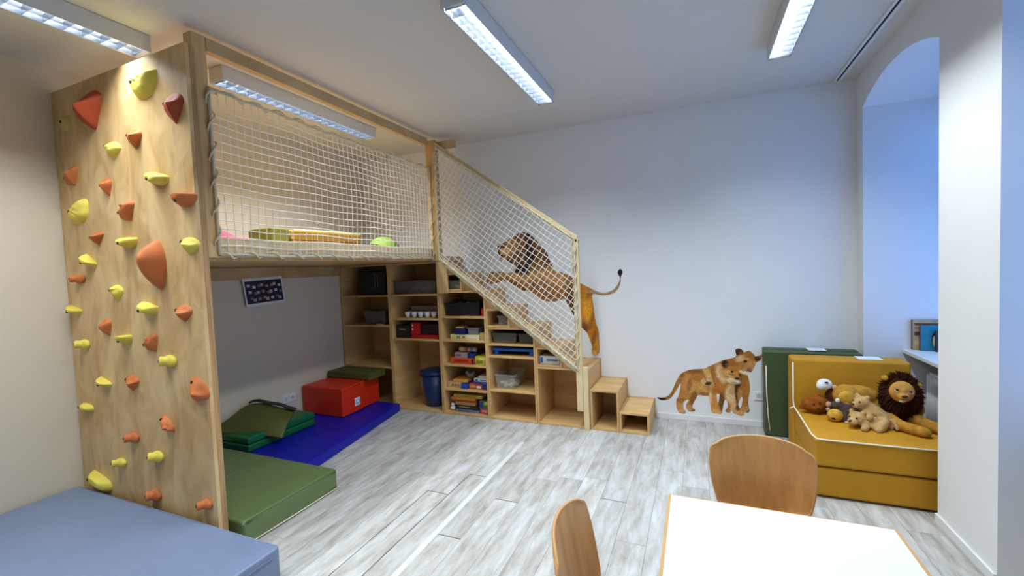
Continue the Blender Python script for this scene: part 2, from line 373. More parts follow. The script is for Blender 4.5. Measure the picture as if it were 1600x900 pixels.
for i, (y0, y1) in enumerate(((3.164, 4.356), (1.40, 2.63))):
    fr = MB(); x0, x1 = 1.84, 1.90; z0, z1 = 0.787, 2.66; f = 0.07; ym = (y0 + y1) / 2
    fr.box(x0, x1, y0, y0 + f, z0, z1).box(x0, x1, y1 - f, y1, z0, z1).box(x0, x1, y0 + f, y1 - f, z0, z0 + f).box(x0, x1, y0 + f, y1 - f, z1 - f, z1)
    fr.box(x0 - 0.01, x1, y0 + f, y1 - f, 2.0, 2.1).box(x0 - 0.005, x1, ym - 0.045, ym + 0.045, z0 + f, 2.0).box(x0 - 0.005, x1, ym - 0.045, ym + 0.045, 2.1, z1 - f)
    wo = struct(fr.build('window_%d' % (i + 1), M_FRAME))
    for a, b in ((y0 + f, ym - 0.045), (ym + 0.045, y1 - f)):
        for c, d in ((z0 + f, 2.0), (2.1, z1 - f)):
            B(1.868, 1.874, a, b, c, d).build('pane', M_GLASS, wo)
    B(1.49, 1.84, y0 + 0.002, y1 - 0.002, 0.757, 0.787, 0.004).build('sill', M_TRIM, wo)
def baseboard(name, x0, x1, y0, y1): struct(B(x0, x1, y0, y1, 0.0, 0.055, 0.003).build(name, M_TRIM))
baseboard('baseboard_back', -0.40, XR, YB - 0.014, YB)
baseboard('baseboard_left', XL, XL + 0.014, YF, YS)
baseboard('baseboard_right', XR - 0.014, XR, 2.63, 3.164)

# ================================================================== CEILING LAMPS
def make_lamp(name='ceiling_lamp'):
    t = thing(name, '', 'lamp', (0, 0, 0))
    L_, hw, zb, zt = 1.53, 0.069, -0.10, 0.0
    h = MB(); th = 0.003
    h.box(-hw, -hw + th, 0, L_, zb, zt).box(hw - th, hw, 0, L_, zb, zt).box(-hw + th, hw - th, 0, th, zb, zt).box(-hw + th, hw - th, L_ - th, L_, zb, zt).box(-hw, hw, 0, L_, zt - 0.004, zt - 0.0005)
    h.build('housing', M_LAMP, t, bevel=0.001, seg=1)
    r = MB()
    for sgn in (-1, 1):
        pr = [(sgn * (hw - 0.006), zb + 0.002), (sgn * (hw - 0.010), zb + 0.03), (sgn * (hw - 0.022), zb + 0.06), (sgn * 0.02, zb + 0.086)]
        for (xa, za), (xb, zb2) in zip(pr, pr[1:]):
            v = [r.bm.verts.new(p) for p in ((xa, 0.01, za), (xa, L_ - 0.01, za), (xb, L_ - 0.01, zb2), (xb, 0.01, zb2))]; r.bm.faces.new(v)
    r.build('reflector', M_REFL, t, smooth=True)
    me = None; n = 20
    for i in range(n):
        y = 0.03 + (L_ - 0.06) * i / (n - 1)
        if me is None:
            o = MB().prism([(-hw + 0.008, -0.097), (hw - 0.008, -0.097), (hw - 0.014, -0.060), (0.02, -0.052), (-0.02, -0.052), (-hw + 0.014, -0.060)], 'y', -0.0008, 0.0008).build('louvre_blade', M_ALU, t); me = o.data
        else:
            o = bpy.data.objects.new('louvre_blade', me); COL.objects.link(o); o.parent = t
        o.location = (0, y, 0)
    MB().cyl((0, 0.03, -0.036), (0, L_ - 0.03, -0.036), 0.011, n=10).build('fluorescent_tube', M_TUBE, t, smooth=True)
    ld = bpy.data.lights.new('lamp_light', 'AREA'); ld.shape = 'RECTANGLE'; ld.size = 0.118; ld.size_y = 1.48; ld.energy = LAMP_WATT; ld.color = TUBE_COLOUR; ld.spread = LAMP_SPREAD
    lo = bpy.data.objects.new('lamp_light', ld); COL.objects.link(lo); lo.parent = t; lo.location = (0, L_ / 2, -0.0985)
    return t
def dup(root, loc, label):
    r = root.copy(); COL.objects.link(r); r.location = loc; r['label'] = label; ORG[r.name] = Vector(loc)
    for ch in list(root.children):
        c = ch.copy(); COL.objects.link(c); c.parent = r
        for g in ch.children:
            d = g.copy(); COL.objects.link(d); d.parent = c
    return r
lamp = make_lamp(); lamp['group'] = 'louvred ceiling lamps'
lamp['label'] = 'louvred white ceiling lamp in the middle of the open ceiling'; lamp.location = (-1.125, 2.005, ZC)
for loc, lab in (((0.545, 2.005, ZC), 'louvred white ceiling lamp beside the curtain rail near the window wall'),
                 ((-2.985, 2.015, ZC), 'louvred white ceiling lamp above the loft bed, seen over its net'),
                 ((-3.0, 0.075, ZC), 'louvred white ceiling lamp running up to the top of the climbing board'),
                 ((-1.125, 0.075, ZC), 'added louvred ceiling lamp, out of view over the open floor, brightening the foreground table')):  # unseen lamp added to brighten the table in the foreground
    dup(lamp, loc, lab)

# curtain rail
cr = thing('curtain_rail', 'thin white double curtain rail with a dark slot fixed along the ceiling', 'curtain rail', (1.105, 0, ZC))
r_ = MB(); r_.box(1.076, 1.092, YF + 0.1, 4.45, ZC - 0.016, ZC).box(1.108, 1.128, YF + 0.1, 4.45, ZC - 0.016, ZC).build('rail', M_TRIM, cr)
B(1.0922, 1.1078, YF + 0.1, 4.45, ZC - 0.013, ZC - 0.001).build('slot', simple('black_slot', 14, 14, 14, 0.7), cr)

# wall sockets
def socket(name, label, x, y, z, face):
    t = thing(name, label, 'socket', (x, y, z))
    if face == 'y':
        B(x - 0.04, x + 0.04, y - 0.010, y, z - 0.04, z + 0.04, 0.004).build('plate', M_WHITE, t)
        MB().cyl((x, y - 0.0105, z), (x, y - 0.0095, z), 0.022, n=20).build('insert', simple('socket_insert_grey', 200, 200, 198, 0.5), t)
    else:
        for k in (-0.04, 0.04):
            B(x, x + 0.010, y + k - 0.039, y + k + 0.039, z - 0.04, z + 0.04, 0.004).build('plate', M_WHITE, t)
            MB().cyl((x + 0.0095, y + k, z), (x + 0.0105, y + k, z), 0.022, n=20).build('insert', MATS.get('socket_insert_grey') or simple('socket_insert_grey', 200, 200, 198, 0.5), t)
socket('wall_socket', 'white socket plate low on the back wall beside the green folded mat', 0.505, YB, 0.288, 'y')
socket('wall_socket', 'white double socket low on the wall under the loft bed', XL, 3.2, 0.29, 'x')

# ================================================================== LOFT BED
loft = thing('loft_bed', 'pine and birch plywood loft bed on the left wall with a top rail', 'loft bed', (XD, 2.8, 0))
B(XD - 0.072, XD, 1.62, 1.70, 1.69, 2.96).build('post', M_PINEV, loft, bevel=0.004)
B(XD - 0.03, XD + 0.08, 3.955, 4.03, 1.66, 2.93).build('post', M_PINEV, loft, bevel=0.004)
B(XD - 0.047, XD, 1.702, 3.953, 2.882, 2.96).build('top_rail', M_PINE, loft, bevel=0.004)
B(XD + 0.082, -2.30, 4.0, 4.05, 2.84, 2.92).build('rail_stub', M_PINE, loft, bevel=0.004)
B(XL + 0.002, XD - 0.022, YP + 0.055, YB - 0.004, 1.664, 1.70).build('deck', M_PLYH, loft)
B(XD - 0.020, -2.541, YS - 0.03, YB - 0.004, 1.664, 1.716).build('deck_step', M_PLYH, loft)
B(XD - 0.020, XD - 0.002, YP + 0.055, 3.953, 1.685, 1.80).build('side_board', M_PALEPINE, loft, bevel=0.002)
B(XL + 0.002, XL + 0.026, YP + 0.055, YS - 0.004, 1.545, 1.66).build('wall_bearer', M_PINE, loft, bevel=0.002)

# climbing board with its holds
cb = thing('climbing_board', 'tall birch plywood climbing board with orange and yellow holds', 'climbing wall', (-3.2, YP, 0))
B(XL + 0.004, -2.52, YP, YP + 0.021, 0.0, 2.845).build('panel', M_BOARD, cb, bevel=0.001, seg=1)
B(-2.58, -2.522, YP + 0.022, YP + 0.054, 0.0, 2.84).build('edge_batten', M_PLYEDGE, cb, bevel=0.002)
B(XL + 0.004, XL + 0.06, YP + 0.022, YP + 0.054, 0.0, 2.84).build('edge_batten', M_PLYEDGE, cb, bevel=0.002)

def hold(x, z, w, h, kind, m, rot=0.0, apex=(0.1, -0.25), H=0.06, label=None, bolt=(-0.35, 0.1), seed=0):
    """resin hold: outline in the board plane, lofted to a ridge or apex"""
    R = np.random.default_rng(seed); n = 20; rings = 7
    if kind == 'knob':
        mb = MB()
        mb.ell((0, -0.006, 0), (w * 0.36, 0.022, h * 0.42), sub=3)
        d = Vector((-0.20 * w, -0.045, 0.05 * h))
        mb.tube([(0, 0.0, 0), d * 0.35, d * 0.65, d], [h * 0.36, h * 0.29, h * 0.30, h * 0.37], 14)
        bp = d + Vector((-0.001, -0.002, 0.0)); bd = d.normalized(); rem = 0.006
        o = None
    else:
        pts = []
        for k in range(n):
            t = 2 * math.pi * k / n; c, s_ = math.cos(t), math.sin(t)
            if kind == 'jug':      # broad top, pointed below
                px, pz = 0.5 * c * (1.0 if s_ > 0 else (1 + 0.75 * s_)), 0.42 * s_ if s_ > 0 else 0.58 * s_
            elif kind == 'leaf':   # diagonal leaf with a tip at upper right
                px, pz = 0.52 * c, 0.52 * s_; f = 1 + 0.35 * max(0, math.cos(t - 0.8)) ** 6 - 0.25 * max(0, math.cos(t - 2.2)) ** 2; px *= f; pz *= f
            elif kind == 'half':   # half disc, straight edge above
                px, pz = 0.5 * c, 0.78 * s_ if s_ < 0 else 0.20 * s_
            elif kind == 'crescent':
                px, pz = 0.5 * c, 0.5 * s_ if s_ < 0 else 0.22 * s_ + 0.10 * (abs(c) ** 3)
            elif kind == 'slab':
                px = 0.5 * math.copysign(abs(c) ** 0.7, c); pz = 0.5 * (math.copysign(abs(s_) ** 0.8, s_))
                pz -= 0.22 * px
            elif kind == 'fin':    # tall swept hold, rounded at top right and tapering below
                pz = 0.5 * s_; px = (0.62 if c < 0 else 0.30) * c * (1 - 0.25 * max(0, -s_)) + 0.16 + 0.10 * pz
            else:
                px, pz = 0.5 * c, 0.5 * s_
            f = 1 + R.uniform(-0.04, 0.04)
            pts.append((px * w * f, pz * h * f))
        ax, az = apex[0] * w, apex[1] * h
        def prof(q):
            if kind == 'fin': return (1 - q ** 1.7)
            if kind in ('slab', 'leaf', 'disc', 'half'): return min(1.0, (1 - q ** 3) * 1.05)
            if kind == 'crescent': return min(1.0, (1 - q ** 2) * 1.15)
            return (1 - q ** 1.25)
        mb = MB(); V = []
        for i in range(rings):
            q = 1 - i / rings
            row = []
            for (px, pz) in pts:
                x_ = ax + (px - ax) * q; z_ = az + (pz - az) * q; y_ = -H * prof(q)
                if kind in ('leaf', 'half') and 0.1 < q < 0.95: y_ -= 0.006 * math.sin(38 * (x_ + z_) / max(w, h) + 9 * (z_ - x_) / w)
                if kind == 'jug':
                    gq = ((x_ - 0.20 * w) / (0.20 * w)) ** 2 + ((z_ - 0.16 * h) / (0.20 * h)) ** 2
                    y_ += 0.55 * H * prof(q) * math.exp(-gq)
                row.append(mb.bm.verts.new((x_, y_, z_)))
            V.append(row)
        top = mb.bm.verts.new((ax, -H, az))
        back = [mb.bm.verts.new((px, 0.001, pz)) for px, pz in pts]
        V = [back] + V
        for A, C in zip(V, V[1:]):
            for k in range(n): mb.bm.faces.new((A[k], A[(k + 1) % n], C[(k + 1) % n], C[k]))
        for k in range(n): mb.bm.faces.new((V[-1][k], V[-1][(k + 1) % n], top))
        bx, bz = bolt[0] * w, bolt[1] * h
        # height of the face where the bolt sits, by ratio along the ray from the apex
        best = 1.0; ang = math.atan2(bz - az, bx - ax)
        for k in range(n):
            p0, p1 = pts[k], pts[(k + 1) % n]
            d0 = (bx - ax, bz - az); e = (p1[0] - p0[0], p1[1] - p0[1]); den = d0[0] * e[1] - d0[1] * e[0]
            if abs(den) < 1e-12: continue
            tt = ((p0[0] - ax) * e[1] - (p0[1] - az) * e[0]) / den; uu = ((p0[0] - ax) * d0[1] - (p0[1] - az) * d0[0]) / den
            if tt > 0 and 0 <= uu <= 1: best = min(1.0, 1 / tt) if tt > 1 else 1.0
        bp = Vector((bx, -H * prof(best) - 0.001, bz)); bd = Vector((-0.1, -1, 0)).normalized()
        rem = 0
    M = Matrix.Rotation(rot, 4, 'Y')
    for v in mb.bm.verts: v.co = M @ v.co + Vector((x + 3.2, 0, z))
    o = mb.build('climbing_hold', m, cb, smooth=True, local=True, remesh=rem, smoothmod=4 if rem else 0, subsurf=0 if rem else 1)
    o['label'] = label
    c = M @ bp + Vector((x + 3.2, 0, z)); d = M @ bd
    MB().cyl(c - d * 0.008, c + d * 0.003, 0.0085, n=12).build('bolt', M_STEEL, o, local=True)
    return o
OR, DO, YE, PY = M_ORANGE, M_DKORANGE, M_YELLOW, M_PALEY
HOLDS = [
 # x, z, w, h, kind, material, rot, apex, H
 (-2.895, 2.722, .25, .15, 'half', YE, -0.22, (0, -.15), .05), (-3.478, 2.655, .30, .25, 'jug', DO, -.3, (.2, -.15), .12), (-3.794, 2.622, .14, .10, 'disc', PY, 0, (0, 0), .025),
 (-2.643, 2.522, .19, .17, 'jug', DO, -.1, (.2, -.05), .07), (-3.034, 2.414, .15, .125, 'jug', OR, -.1, (.3, -.1), .06), (-3.258, 2.376, .165, .11, 'jug', YE, .1, (.1, .05), .06),
 (-3.762, 2.272, .20, .125, 'jug', OR, -.5, (.2, .0), .06), (-3.365, 2.165, .12, .12, 'jug', OR, -.3, (.25, -.05), .06), (-2.832, 2.158, .20, .10, 'crescent', YE, .25, (.05, -.15), .06),
 (-2.595, 2.016, .19, .11, 'crescent', OR, .05, (.05, .1), .07), (-3.167, 1.993, .18, .125, 'jug', OR, -.5, (.25, .05), .07), (-3.714, 2.030, .22, .15, 'leaf', YE, -.15, (0, 0), .04),
 (-3.519, 1.855, .16, .09, 'jug', OR, -.2, (.2, -.05), .06), (-3.171, 1.815, .17, .095, 'crescent', YE, .05, (.0, -.15), .06), (-2.588, 1.755, .17, .10, 'jug', YE, .1, (.1, .0), .06),
 (-2.922, 1.652, .22, .30, 'fin', OR, -.12, (.28, .1), .12), (-3.618, 1.714, .15, .08, 'crescent', YE, .5, (.1, .1), .06), (-3.758, 1.597, .16, .075, 'knob', OR, 0, (0, 0), .06),
 (-3.343, 1.503, .14, .11, 'jug', YE, .0, (.05, .2), .05), (-3.014, 1.410, .17, .10, 'crescent', YE, .2, (.1, -.1), .06), (-3.857, 1.396, .16, .075, 'crescent', YE, .25, (.1, .0), .05),
 (-2.685, 1.379, .15, .10, 'jug', OR, .0, (.1, -.05), .06), (-3.499, 1.282, .14, .12, 'jug', OR, -.5, (.2, .0), .06), (-3.293, 1.216, .14, .08, 'crescent', YE, -.05, (.2, .2), .06),
 (-3.020, 1.194, .16, .115, 'jug', OR, -.6, (.2, .1), .06), (-3.769, 1.160, .15, .085, 'knob', YE, 0, (0, 0), .06), (-2.846, 1.090, .16, .09, 'knob', YE, 0, (0, 0), .06),
 (-3.561, 0.922, .14, .07, 'crescent', YE, .3, (.1, .1), .05), (-3.257, 0.942, .15, .105, 'jug', OR, .0, (.2, -.05), .05), (-2.600, 0.940, .19, .15, 'jug', OR, .55, (.1, -.05), .06),
 (-3.810, 0.730, .15, .05, 'slab', YE, .0, (.1, .1), .04), (-2.924, 0.707, .15, .09, 'jug', OR, .6, (.2, .1), .06), (-3.280, 0.584, .14, .085, 'knob', OR, 0, (0, 0), .06),
 (-3.040, 0.495, .15, .085, 'knob', YE, 0, (0, 0), .06), (-3.445, 0.401, .14, .07, 'knob', YE, 0, (0, 0), .06), (-3.711, 0.233, .25, .095, 'slab', YE, .18, (.0, .25), .055),
 (-3.096, 0.243, .15, .09, 'knob', OR, 0, (0, 0), .06), (-2.606, 0.273, .13, .075, 'knob', OR, 0, (0, 0), .06)]
CN = {M_ORANGE.name: 'orange', M_DKORANGE.name: 'red-brown', M_YELLOW.name: 'yellow', M_PALEY.name: 'pale yellow'}
KN = {'half': 'half-round carved', 'jug': 'wedge-shaped', 'leaf': 'leaf-shaped carved', 'disc': 'flat round', 'crescent': 'crescent', 'fin': 'large fin-shaped', 'knob': 'knob', 'slab': 'long flat'}
for i, (x, z, w_, h_, kd, m, ro, ap, H_) in enumerate(HOLDS):
    hold(x, z, w_, h_, kd, m, ro, ap, H_, '%s %s climbing hold' % (CN[m.name], KN[kd]), seed=i, bolt={'crescent': (.0, -.2), 'fin': (-.1, .22), 'disc': (.05, 0), 'half': (-.2, -.1)}.get(kd, (-.26, .12)))

# ------------------------------------------------------------------ safety nets
def lace(pts, r_h, r, turns_per_m, seed=0):
    """rope wound round an edge: closed chain of points"""
    R = np.random.default_rng(seed); out = []; ph = 0.0; pts = [Vector(p) for p in pts]
    for a, b in zip(pts, pts[1:]):
        d = b - a; L = d.length; d.normalize(); u = d.cross(Vector((0.31, 0.7, 0.4))).normalized(); v = d.cross(u); n = max(2, int(L / 0.022))
        for i in range(n):
            t = i / n; q = 2 * math.pi * turns_per_m * L * t + ph
            k = r_h * (1 + 0.25 * math.sin(3.1 * q * 0.37))
            out.append(a + d * (L * t) + (u * math.cos(q) + v * math.sin(q)) * k)
        ph += 2 * math.pi * turns_per_m * L
    return out
def net_surface(c00, c10, c11, c01, sag):
    c00, c10, c11, c01 = map(Vector, (c00, c10, c11, c01))
    def f(u, v): return (c00 * (1 - u) + c10 * u) * (1 - v) + (c01 * (1 - u) + c11 * u) * v + sag(u, v)
    return f
nt1 = thing('safety_net', 'white rope safety net with square mesh closing the long side of the loft bed', 'net', (XD + 0.012, 1.69, 1.69))
X_ = XD + 0.012
f1 = net_surface((X_, 1.69, 1.70), (X_, 3.95, 1.695), (X_, 3.95, 2.645), (X_, 1.69, 2.665), lambda u, v: Vector((0.022 * math.sin(math.pi * u) * math.sin(math.pi * v), 0, -0.018 * math.sin(math.pi * u) * v + 0.004 * math.sin(23 * u + 3 * v))))
mb = MB(); nu, nv = 44, 19
for i in range(nu + 1): mb.tube([f1(i / nu + 0.0015 * math.sin(9 * v_ + i), v_) for v_ in np.linspace(0, 1, 13)], 0.0029, 4, caps=False)
for j in range(nv + 1): mb.tube([f1(u_, j / nv + 0.004 * math.sin(14 * u_ + j)) for u_ in np.linspace(0, 1, 31)], 0.0029, 4, caps=False)
mb.build('netting', M_CORD, nt1, smooth=True)
edge = [f1(u_, 1) for u_ in np.linspace(0, 1, 12)] + [f1(1, v_) for v_ in np.linspace(1, 0, 6)] + [f1(u_, 0) for u_ in np.linspace(1, 0, 12)] + [f1(0, v_) for v_ in np.linspace(0, 1, 6)]
mb = MB(); mb.tube(edge, 0.009, 7, closed=True).build('border_rope', M_ROPE, nt1, smooth=True)
mb = MB(); mb.tube(lace(edge, 0.019, 0.006, 6, 1), 0.006, 6).build('lacing_rope', M_ROPE, nt1, smooth=True)

# stair railing and its net
YR = YS - 0.045
rail = thing('stair_railing', 'pine railing sloping down beside the plywood steps with an end post', 'railing', (-1.0, YR, 0))
def slope_bar(name, x0, z0, x1, z1, hgt, y0, y1, m=M_PALEPINE):
    P = [(x0, z0), (x1, z1), (x1, z1 - hgt), (x0, z0 - hgt)]
    return MB().prism(P, 'y', y0, y1).build(name, m, rail, bevel=0.003)
slope_bar('top_rail', -2.503, 2.905, -1.012, 1.828, 0.065, YR, YR + 0.035)
slope_bar('lower_rail', -2.50, 1.725, -1.064, 0.63, 0.085, YR + 0.005, YR + 0.035)
B(-1.062, -1.002, YR, YR + 0.04, 0.18, 1.80).build('end_post', M_PALEPINE, rail, bevel=0.004)
B(-1.000, -0.952, YR, YR + 0.042, 0.0, 0.60).build('foot_post', M_PALEPINE, rail, bevel=0.004)
B(-2.56, -2.43, YR + 0.012, YR + 0.043, 1.315, 1.655).build('hanging_cleat', M_PINEV, rail, bevel=0.003)
nt2 = thing('safety_net', 'white rope safety net with slanting mesh filling the stair railing', 'net', (-1.7, YR - 0.012, 1.2))
Yn = YR - 0.012
cA, cB, cC, cD = (-2.495, 1.685), (-1.04, 0.585), (-1.035, 1.80), (-2.485, 2.85)   # bottom left, bottom right, top right, top left
poly = [np.array(p) for p in (cA, cB, cC, cD)]
def clip(p, d):
    t0, t1 = -1e9, 1e9
    for a, b in zip(poly, poly[1:] + poly[:1]):
        e = b - a; n = np.array([-e[1], e[0]]); den = n @ d; num = n @ (a - p)
        if abs(den) < 1e-9:
            if num > 0: return None
            continue
        t = num / den
        if den > 0: t0 = max(t0, t)
        else: t1 = min(t1, t)
    return (t0, t1) if t1 - t0 > 0.01 else None
mb = MB(); s0 = np.array([1.455, -1.1]); s0 /= np.linalg.norm(s0); s1 = np.array([-s0[1], s0[0]])
# rows follow the slope, columns lean across it
cen = np.array([-1.75, 1.72])
for d, n_ in ((s0, s1), (s1, s0)):
    for i in range(-40, 41):
        p = cen + n_ * (i * 0.052); c = clip(p, d)
        if c is None: continue
        P = []
        for t in np.linspace(c[0], c[1], 12):
            q = p + d * t; bul = 0.018 * math.sin(math.pi * min(1, max(0, (q[0] + 2.5) / 1.46)))
            q = q + n_ * 0.004 * math.sin(11 * t + i)
            P.append((q[0], Yn - bul, q[1]))
        mb.tube(P, 0.0031, 4, caps=False)
mb.build('netting', M_CORD, nt2, smooth=True)
def sub(a, b, n): return [Vector((a[0] + (b[0] - a[0]) * t, Yn - 0.004, a[1] + (b[1] - a[1]) * t)) for t in np.linspace(0, 1, n, endpoint=False)]
edge = sub(cA, cB, 10) + sub(cB, cC, 8) + sub(cC, cD, 10) + sub(cD, cA, 8)
MB().tube(edge, 0.008, 7, closed=True).build('border_rope', M_ROPE, nt2, smooth=True)
MB().tube(lace(edge + [edge[0]], 0.017, 0.005, 8, 2), 0.005, 6).build('lacing_rope', M_ROPE, nt2, smooth=True)

# ================================================================== CABINETS AND STEPS
def openbox(name, label, cat, x0, x1, z0, z1, shelves=(), group=None, y0=YS, y1=YB - 0.004, th=0.018, top_over=0.0, uprights=()):
    t = thing(name, label, cat, ((x0 + x1) / 2, (y0 + y1) / 2, z0), 0, group)
    B(x0, x0 + th, y0, y1 - 0.008, z0, z1 - th).build('side_panel', M_PLY, t, bevel=0.001, seg=1)
    B(x1 - th, x1, y0, y1 - 0.008, z0, z1 - th).build('side_panel', M_PLY, t, bevel=0.001, seg=1)
    B(x0, x1, y0 - top_over, y1 - 0.008, z1 - th, z1).build('top_panel', M_PLYH, t, bevel=0.001, seg=1)
    B(x0 + th, x1 - th, y0, y1 - 0.008, z0 + 0.002, z0 + 0.002 + th).build('bottom_panel', M_PLYH, t, bevel=0.001, seg=1)
    B(x0, x1 + 0.010, y1 - 0.008, y1, z0, z1 + 0.004).build('back_panel', M_PLY, t)
    for s in shelves: B(x0 + th, x1 - th, y0 + 0.002, y1 - 0.008, s - th, s).build('shelf', M_PLYH, t, bevel=0.001, seg=1)
    return t
XC = [X1 - k * RUN for k in range(10)]
g_ = 0.0015
openbox('shelf_cabinet', 'plywood shelf cabinet in the corner under the loft beside the left wall', 'cabinet', XL + 0.012, -3.225, 0, 1.66, (1.303, 0.957, 0.474))
openbox('shelf_cabinet', 'plywood shelf cabinet under the loft holding the blue bin and egg box', 'cabinet', -3.222, -2.566, 0, 1.66, (1.309, 1.038, 0.809))
openbox('step_cabinet', 'tallest plywood step cabinet with five shelves of games', 'cabinet', -2.562, XC[6] - g_, 0, 7 * RISE, (1.063, 0.809, 0.545, 0.280))
openbox('step_cabinet', 'middle plywood step cabinet with the flat blue tray on a shelf', 'cabinet', XC[6] + g_, XC[4] - g_, 0, 5 * RISE, (0.785, 0.660, 0.306))
openbox('step_cabinet', 'lowest wide plywood step cabinet with one tall empty compartment', 'cabinet', XC[4] + g_, XC[2] - g_, 0, 3 * RISE, ())
openbox('step_box', 'topmost plywood step box with a small clear tub inside', 'step', -2.562, XC[7] - g_, 7 * RISE + 0.001, 8 * RISE)
openbox('step_box', 'plywood step box above the cabinet with the blue tray', 'step', XC[6] + g_, XC[5] - g_, 5 * RISE + 0.001, 6 * RISE)
openbox('step_box', 'plywood step box with a white carton inside', 'step', XC[4] + g_, XC[3] - g_, 3 * RISE + 0.001, 4 * RISE)
openbox('step_box', 'second lowest plywood step box standing on the floor, tall and open', 'step', XC[2] + g_, XC[1] - g_, 0, 2 * RISE)
openbox('step_box', 'lowest plywood step box at the foot of the stairs', 'step', XC[1] + g_, XC[0], 0, RISE)

# ================================================================== MATS
def slab(name, label, cat, x0, x1, y0, y1, z0, z1, m, bev=0.02, seam=None, group=None, parent=None, bow=0.0):
    mb = MB(); nx, ny = 14, 14
    mb.box(x0, x1, y0, y1, z0, z1)
    bmesh.ops.subdivide_edges(mb.bm, edges=list(mb.bm.edges), cuts=7, use_grid_fill=True)
    cx, cy, cz = (x0 + x1) / 2, (y0 + y1) / 2, (z0 + z1) / 2
    for v in mb.bm.verts:
        u = (v.co.x - cx) / (x1 - x0) * 2; w2 = (v.co.y - cy) / (y1 - y0) * 2; t = (v.co.z - cz) / (z1 - z0) * 2
        b = bow * (1 - u * u) * (1 - w2 * w2)
        if t > 0.9: v.co.z += b
        r = bev * 0.3 * math.sin(5.1 * u + 3.3 * w2 + 2 * t) * (1 if abs(t) < 0.9 else 0.3)
        if abs(u) > 0.99: v.co.x += math.copysign(0.3 * abs(r), -u)
    return mb
mt = thing('landing_mat', 'large grey-blue vinyl landing mat lying in front of the climbing board', 'mat', (-2.95, 0.3, 0))
slab('', '', '', XL + 0.02, -1.985, -0.9, 1.50, 0.0, 0.185, M_BLUEMAT, bow=0.004).build('body', M_BLUEMAT, mt, bevel=0.012, seg=3)
# zipped end flap and piped seam at the right-hand side
MB().tube([(-1.984, 1.46, 0.150), (-1.982, 0.4, 0.150), (-1.984, -0.88, 0.150)], 0.005, 8).build('piping', M_BLUEMAT, mt, smooth=True)
B(-1.986, -1.981, -0.86, 1.30, 0.120, 0.132).build('zip', M_BLUEZIP, mt)
MB().tube([(-2.0, 1.50, 0.178), (-2.9, 1.503, 0.178), (XL + 0.03, 1.50, 0.178)], 0.004, 8).build('piping', M_BLUEMAT, mt, smooth=True)

gm = thing('foam_mattress', 'moss green vinyl mattress on the floor behind the climbing board', 'mattress', (-3.0, 1.98, 0))
slab('', '', '', -3.90, -2.435, 1.62, 2.335, 0.0, 0.15, M_GREENM, bow=0.008).build('body', M_GREENM, gm, bevel=0.02, seg=3)
MB().tube([(-2.433, 1.64, 0.012), (-2.431, 2.0, 0.012), (-2.433, 2.32, 0.012)], 0.004, 8).build('piping', M_PIPING, gm, smooth=True)
MB().tube([(-2.44, 1.64, 0.143), (-2.438, 2.0, 0.146), (-2.44, 2.32, 0.143)], 0.004, 8).build('seam', M_GREENM, gm, smooth=True)
MB().tube([(-3.10, 1.63, 0.148), (-3.10, 2.0, 0.157), (-3.10, 2.33, 0.148)], 0.005, 8).build('seam', M_GREENM, gm, smooth=True)

bm_ = thing('floor_mat', 'royal blue vinyl mat on the floor under the loft', 'mat', (-3.4, 3.1, 0))
mb = MB().prism([(-3.93, 2.36), (-2.83, 2.36), (-3.10, 3.93), (-3.93, 3.96)], 'z', 0.0, 0.085)
mb.build('body', M_NAVY, bm_, bevel=0.012, seg=3)

def foam_block(name, label, x0, x1, y0, y1, z0, z1, m, cat='foam block', group=None, bev=0.012):
    t = thing(name, label, cat, ((x0 + x1) / 2, (y0 + y1) / 2, z0), 0, group)
    slab('', '', '', x0, x1, y0, y1, z0, z1, m, bow=0.006).build('body', m, t, bevel=bev, seg=3)
    e = 0.003
    MB().tube([(x1 + 0.001, y0 + 0.02, z1 - 0.012), (x1 + 0.002, (y0 + y1) / 2, z1 - 0.012), (x1 + 0.001, y1 - 0.02, z1 - 0.012)], 0.003, 6).build('seam', m, t, smooth=True)
    return t
rb = foam_block('foam_block', 'nearer red vinyl foam block with a white label on the blue mat', -3.93, -3.372, 3.355, 3.645, 0.087, 0.385, M_RED, group='red foam blocks')
foam_block('foam_block', 'farther plain red vinyl foam block against the shelf cabinet', -3.93, -3.396, 3.665, 3.95, 0.087, 0.385, M_RED, group='red foam blocks')
lb = B(-3.370, -3.3685, 3.525, 3.605, 0.155, 0.240).build('label', simple('white_label', 236, 238, 242, 0.4), rb)
mb = MB()
for a, b, r in ((0, 2 * math.pi, 0.026),):
    pts = [(-3.3678, 3.565 + r * math.cos(t), 0.198 + r * math.sin(t)) for t in np.linspace(math.radians(120), math.radians(420), 22)]
    mb.tube(pts, 0.003, 6)
mb.tube([(-3.3678, 3.565 + 0.012 * math.cos(t), 0.190 + 0.010 * math.sin(t)) for t in np.linspace(math.pi, 2 * math.pi, 10)], 0.0022, 6)
mb.tube([(-3.3678, 3.553, 0.21), (-3.3678, 3.560, 0.206)], 0.003, 6); mb.tube([(-3.3678, 3.577, 0.21), (-3.3678, 3.570, 0.206)], 0.003, 6)
mb.build('mark', simple('blue_grey_print', 110, 125, 160, 0.5), lb)
foam_block('cushion', 'flat olive vinyl cushion lying on top of the red foam blocks', -3.92, -3.31, 3.70, 3.965, 0.389, 0.462, M_OLIVE, 'cushion')
gs = thing('folded_mat', 'bottle green folded gym mat in layers on the blue mat', 'mat', (-3.7, 2.8, 0.086))
for k in range(2): B(-3.925, -3.50, 2.42, 3.12, 0.087 + 0.066 * k, 0.150 + 0.066 * k, 0.014, 3).build('layer', M_DKGREEN, gs, smooth=False)
